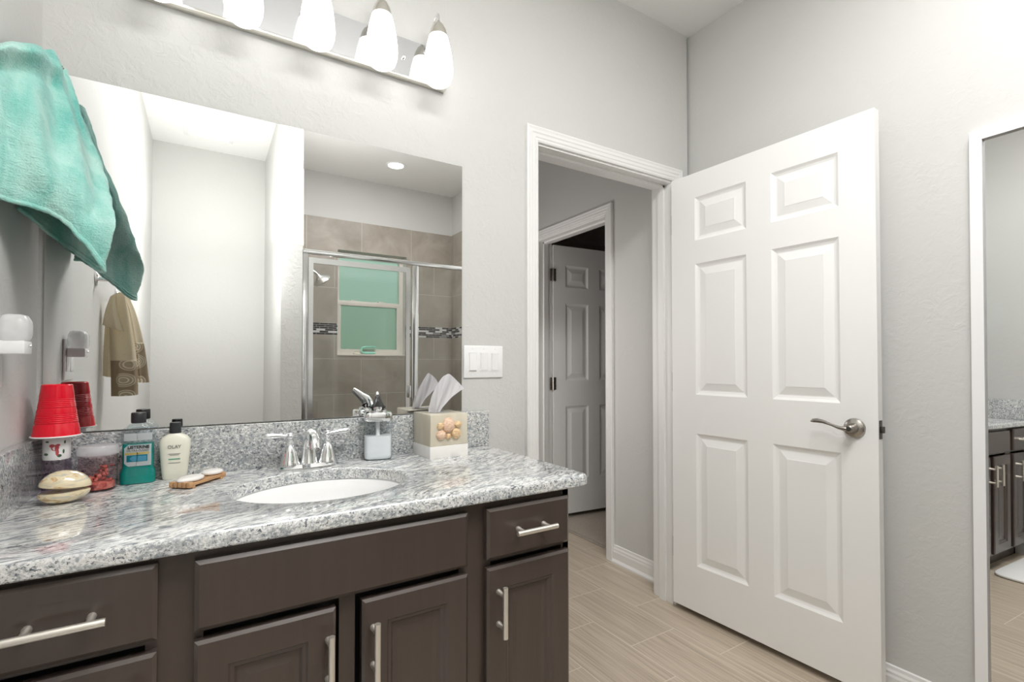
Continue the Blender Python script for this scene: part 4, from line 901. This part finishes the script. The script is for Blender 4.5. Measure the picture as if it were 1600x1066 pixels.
# local: y = 0 at left edge running towards -y ; x = 0 glass face, frame in front towards -x
LEAN, TURN = 0.0125, -0.024
fm.rotation_euler = (0, LEAN, TURN)
b = MB()
outer = [(0, 0), (-MW, 0), (-MW, MH), (0, MH)]; inner = [(-FW, FW), (-MW + FW, FW), (-MW + FW, MH - FW), (-FW, MH - FW)]
def ring4(pts, x): return [Vector((x, p[0], p[1])) for p in pts]
b.loops([ring4(outer, 0.012), ring4(outer, -0.010), ring4(inner, -0.010), ring4(inner, 0.012), ring4(outer, 0.012)], True, False, False)
bmesh.ops.remove_doubles(b.bm, verts=b.bm.verts[:], dist=1e-6); b.done('frame', 'frame_white', fm, 30)
MB().box(0.002, 0.006, -MW + FW - 0.002, -FW + 0.002, FW - 0.002, MH - FW + 0.002).done('mirror_glass', 'mirror_silver', fm)

# ------------------------------------------------------------ shower enclosure (seen in the wall mirror)
se = thing('shower_enclosure', 'chrome framed glass shower enclosure seen in the wall mirror', 'shower enclosure', (0.523, -0.155, 0.09))
LX = XR - 0.01 - 0.523
def SB(x0, x1, y0, y1, z0, z1, bv=0.003): return MB().box(x0 - 0.523, x1 - 0.523, y0, y1, z0 - 0.09, z1 - 0.09, bv)
SB(0.513, XR - 0.012, -0.02, 0.022, 1.846, 1.874, 0.006).done('header_rail', 'shower_chrome', se, 30)
SB(0.513, 0.546, -0.014, 0.016, 0.09, 1.846).done('wall_jamb', 'shower_chrome', se)
SB(1.236, 1.286, -0.016, 0.018, 0.09, 1.846, 0.008).done('center_post', 'shower_chrome', se, 30)
SB(XR - 0.035, XR - 0.012, -0.014, 0.016, 0.09, 1.846).done('end_jamb', 'shower_chrome', se)
SB(0.523, XR - 0.012, -0.016, 0.018, 0.09, 0.115).done('bottom_rail', 'shower_chrome', se)
SB(1.280, XR - 0.03, -0.003, 0.003, 0.115, 1.848, 0).done('fixed_panel', 'shower_glass', se)
b = MB(); dx0, dx1, dz0, dz1, fw_ = 0.549 - .523, 1.222 - .523, 0.03, 1.735, 0.028
frame_ring(b, dx0, dx1, dz0, dz1, fw_, -0.010, 0.012, 0.036)
sdr = b.done('door', 'shower_chrome', se, 30)
MB().box(dx0 + 0.02, dx1 - 0.02, -0.003, 0.003, dz0 + 0.02, dz1 - 0.02).done('glass_panel', 'shower_glass', sdr)
b = MB(); b.box(dx1 - 0.016, dx1 + 0.004, 0.010, 0.034, 0.815, 0.90, 0.003); b.done('handle', 'shower_chrome', sdr)
shd = thing('rain_shower', 'round chrome shower head on its wall arm seen in the mirror', 'shower head', (0.522, -0.62, 1.83))
b = MB(); b.lathe([(0.028, 0), (0.026, 0.006), (0.012, 0.010)], (0, 0, 0), 24, mat=Matrix.Rotation(PI / 2, 3, 'Y')); b.tube([(0.004, 0, 0), (0.06, 0, 0.010), (0.12, 0, 0.0), (0.155, 0, -0.020), (0.172, 0, -0.038)], 0.0095, 14); b.done('arm', 'shower_chrome', shd)
mt = Matrix.Rotation(math.radians(-22), 3, 'X') @ Matrix.Rotation(math.radians(180 - 40), 3, 'Y')
MB().lathe([(0.012, 0), (0.018, 0.012), (0.036, 0.026), (0.062, 0.044), (0.068, 0.054), (0.064, 0.060), (0.02, 0.062)], (0.165, 0, -0.032), 36, mat=mt).done('head', 'shower_chrome', shd, 40)
kb = thing('shower_valve', 'pale round knob handle on the left shower wall', 'shower valve', (0.522, -0.62, 1.12))
MB().lathe([(0.045, 0), (0.044, 0.006), (0.020, 0.012), (0.020, 0.030), (0.028, 0.036), (0.026, 0.058), (0.012, 0.062)], (0, 0, 0), 28, mat=Matrix.Rotation(PI / 2, 3, 'Y')).done('knob', 'sill_white', kb)
dl = thing('ceiling_downlight', 'lit round recessed light in the shower ceiling', 'ceiling light', (1.308, -0.722, ZC))
MB().lathe([(0.078, 0), (0.078, -0.004), (0.066, -0.008), (0.060, -0.004)], (0, 0, 0), 40).done('trim_ring', 'plastic_white', dl)
MB().lathe([(0.060, -0.0045), (0.058, -0.0075), (0.01, -0.009)], (0, 0, 0), 40).done('lens', 'lit_lens', dl)
# ceiling vent in the nook
cv = thing('ceiling_vent', 'white slotted air vent in the ceiling of the nook', 'vent', (0.0, -0.85, ZC))
b = MB(); b.box(-0.15, 0.15, -0.12, 0.12, -0.006, 0, 0.003); b.done('vent_frame', 'plastic_white', cv)
for k in range(8): MB().box(-0.125, 0.125, -0.098 + k * 0.028 - 0.009, -0.098 + k * 0.028 + 0.009, -0.011, -0.005, 0.002).done('louver', 'plastic_white', cv)
# things on the window sill
sb = thing('scrub_brush', 'mint green C-shaped brush standing on the shower window sill', 'brush', (1.24, YF - 0.045, WZ0 + 0.013))
b = MB(); b.tube([(0.06, 0, 0.066), (-0.02, 0, 0.068), (-0.055, 0, 0.060), (-0.066, 0, 0.040), (-0.060, 0, 0.018), (-0.03, 0, 0.011), (0.055, 0, 0.011)], [(0.010, 0.005), (0.012, 0.006), (0.012, 0.007), (0.012, 0.007), (0.013, 0.008), (0.015, 0.010), (0.015, 0.010)], 12); b.done('brush_handle', 'teal_plastic', sb, 40)
b = MB(); b.loops([[p for p in srect(0.034 * k, 0.016 * k, 24, 2.4, z)] for k, z in ((0.85, 0), (1, 0.004), (0.9, 0.012), (0.5, 0.016))])
tag(b.done('soap_sliver', 'soap_bar', None, 40, loc=(1.135, YF - 0.045, WZ0 + 0.0125)), 'small tan soap sliver on the window sill beside the green brush', 'soap')
# bath mat seen in the leaning mirror
b = MB(); rr = random.Random(5)
b.loops([[p for p in srect(a, c, 64, 8, z)] for a, c, z in ((0.29, 0.19, 0.0), (0.30, 0.20, 0.004), (0.30, 0.20, 0.012), (0.29, 0.19, 0.018), (0.15, 0.1, 0.019))])
tag(b.done('bath_mat', 'mat_white', None, 40, loc=(-0.03, 0.84, 0.001)), 'white bath mat on the floor before the vanity', 'rug')
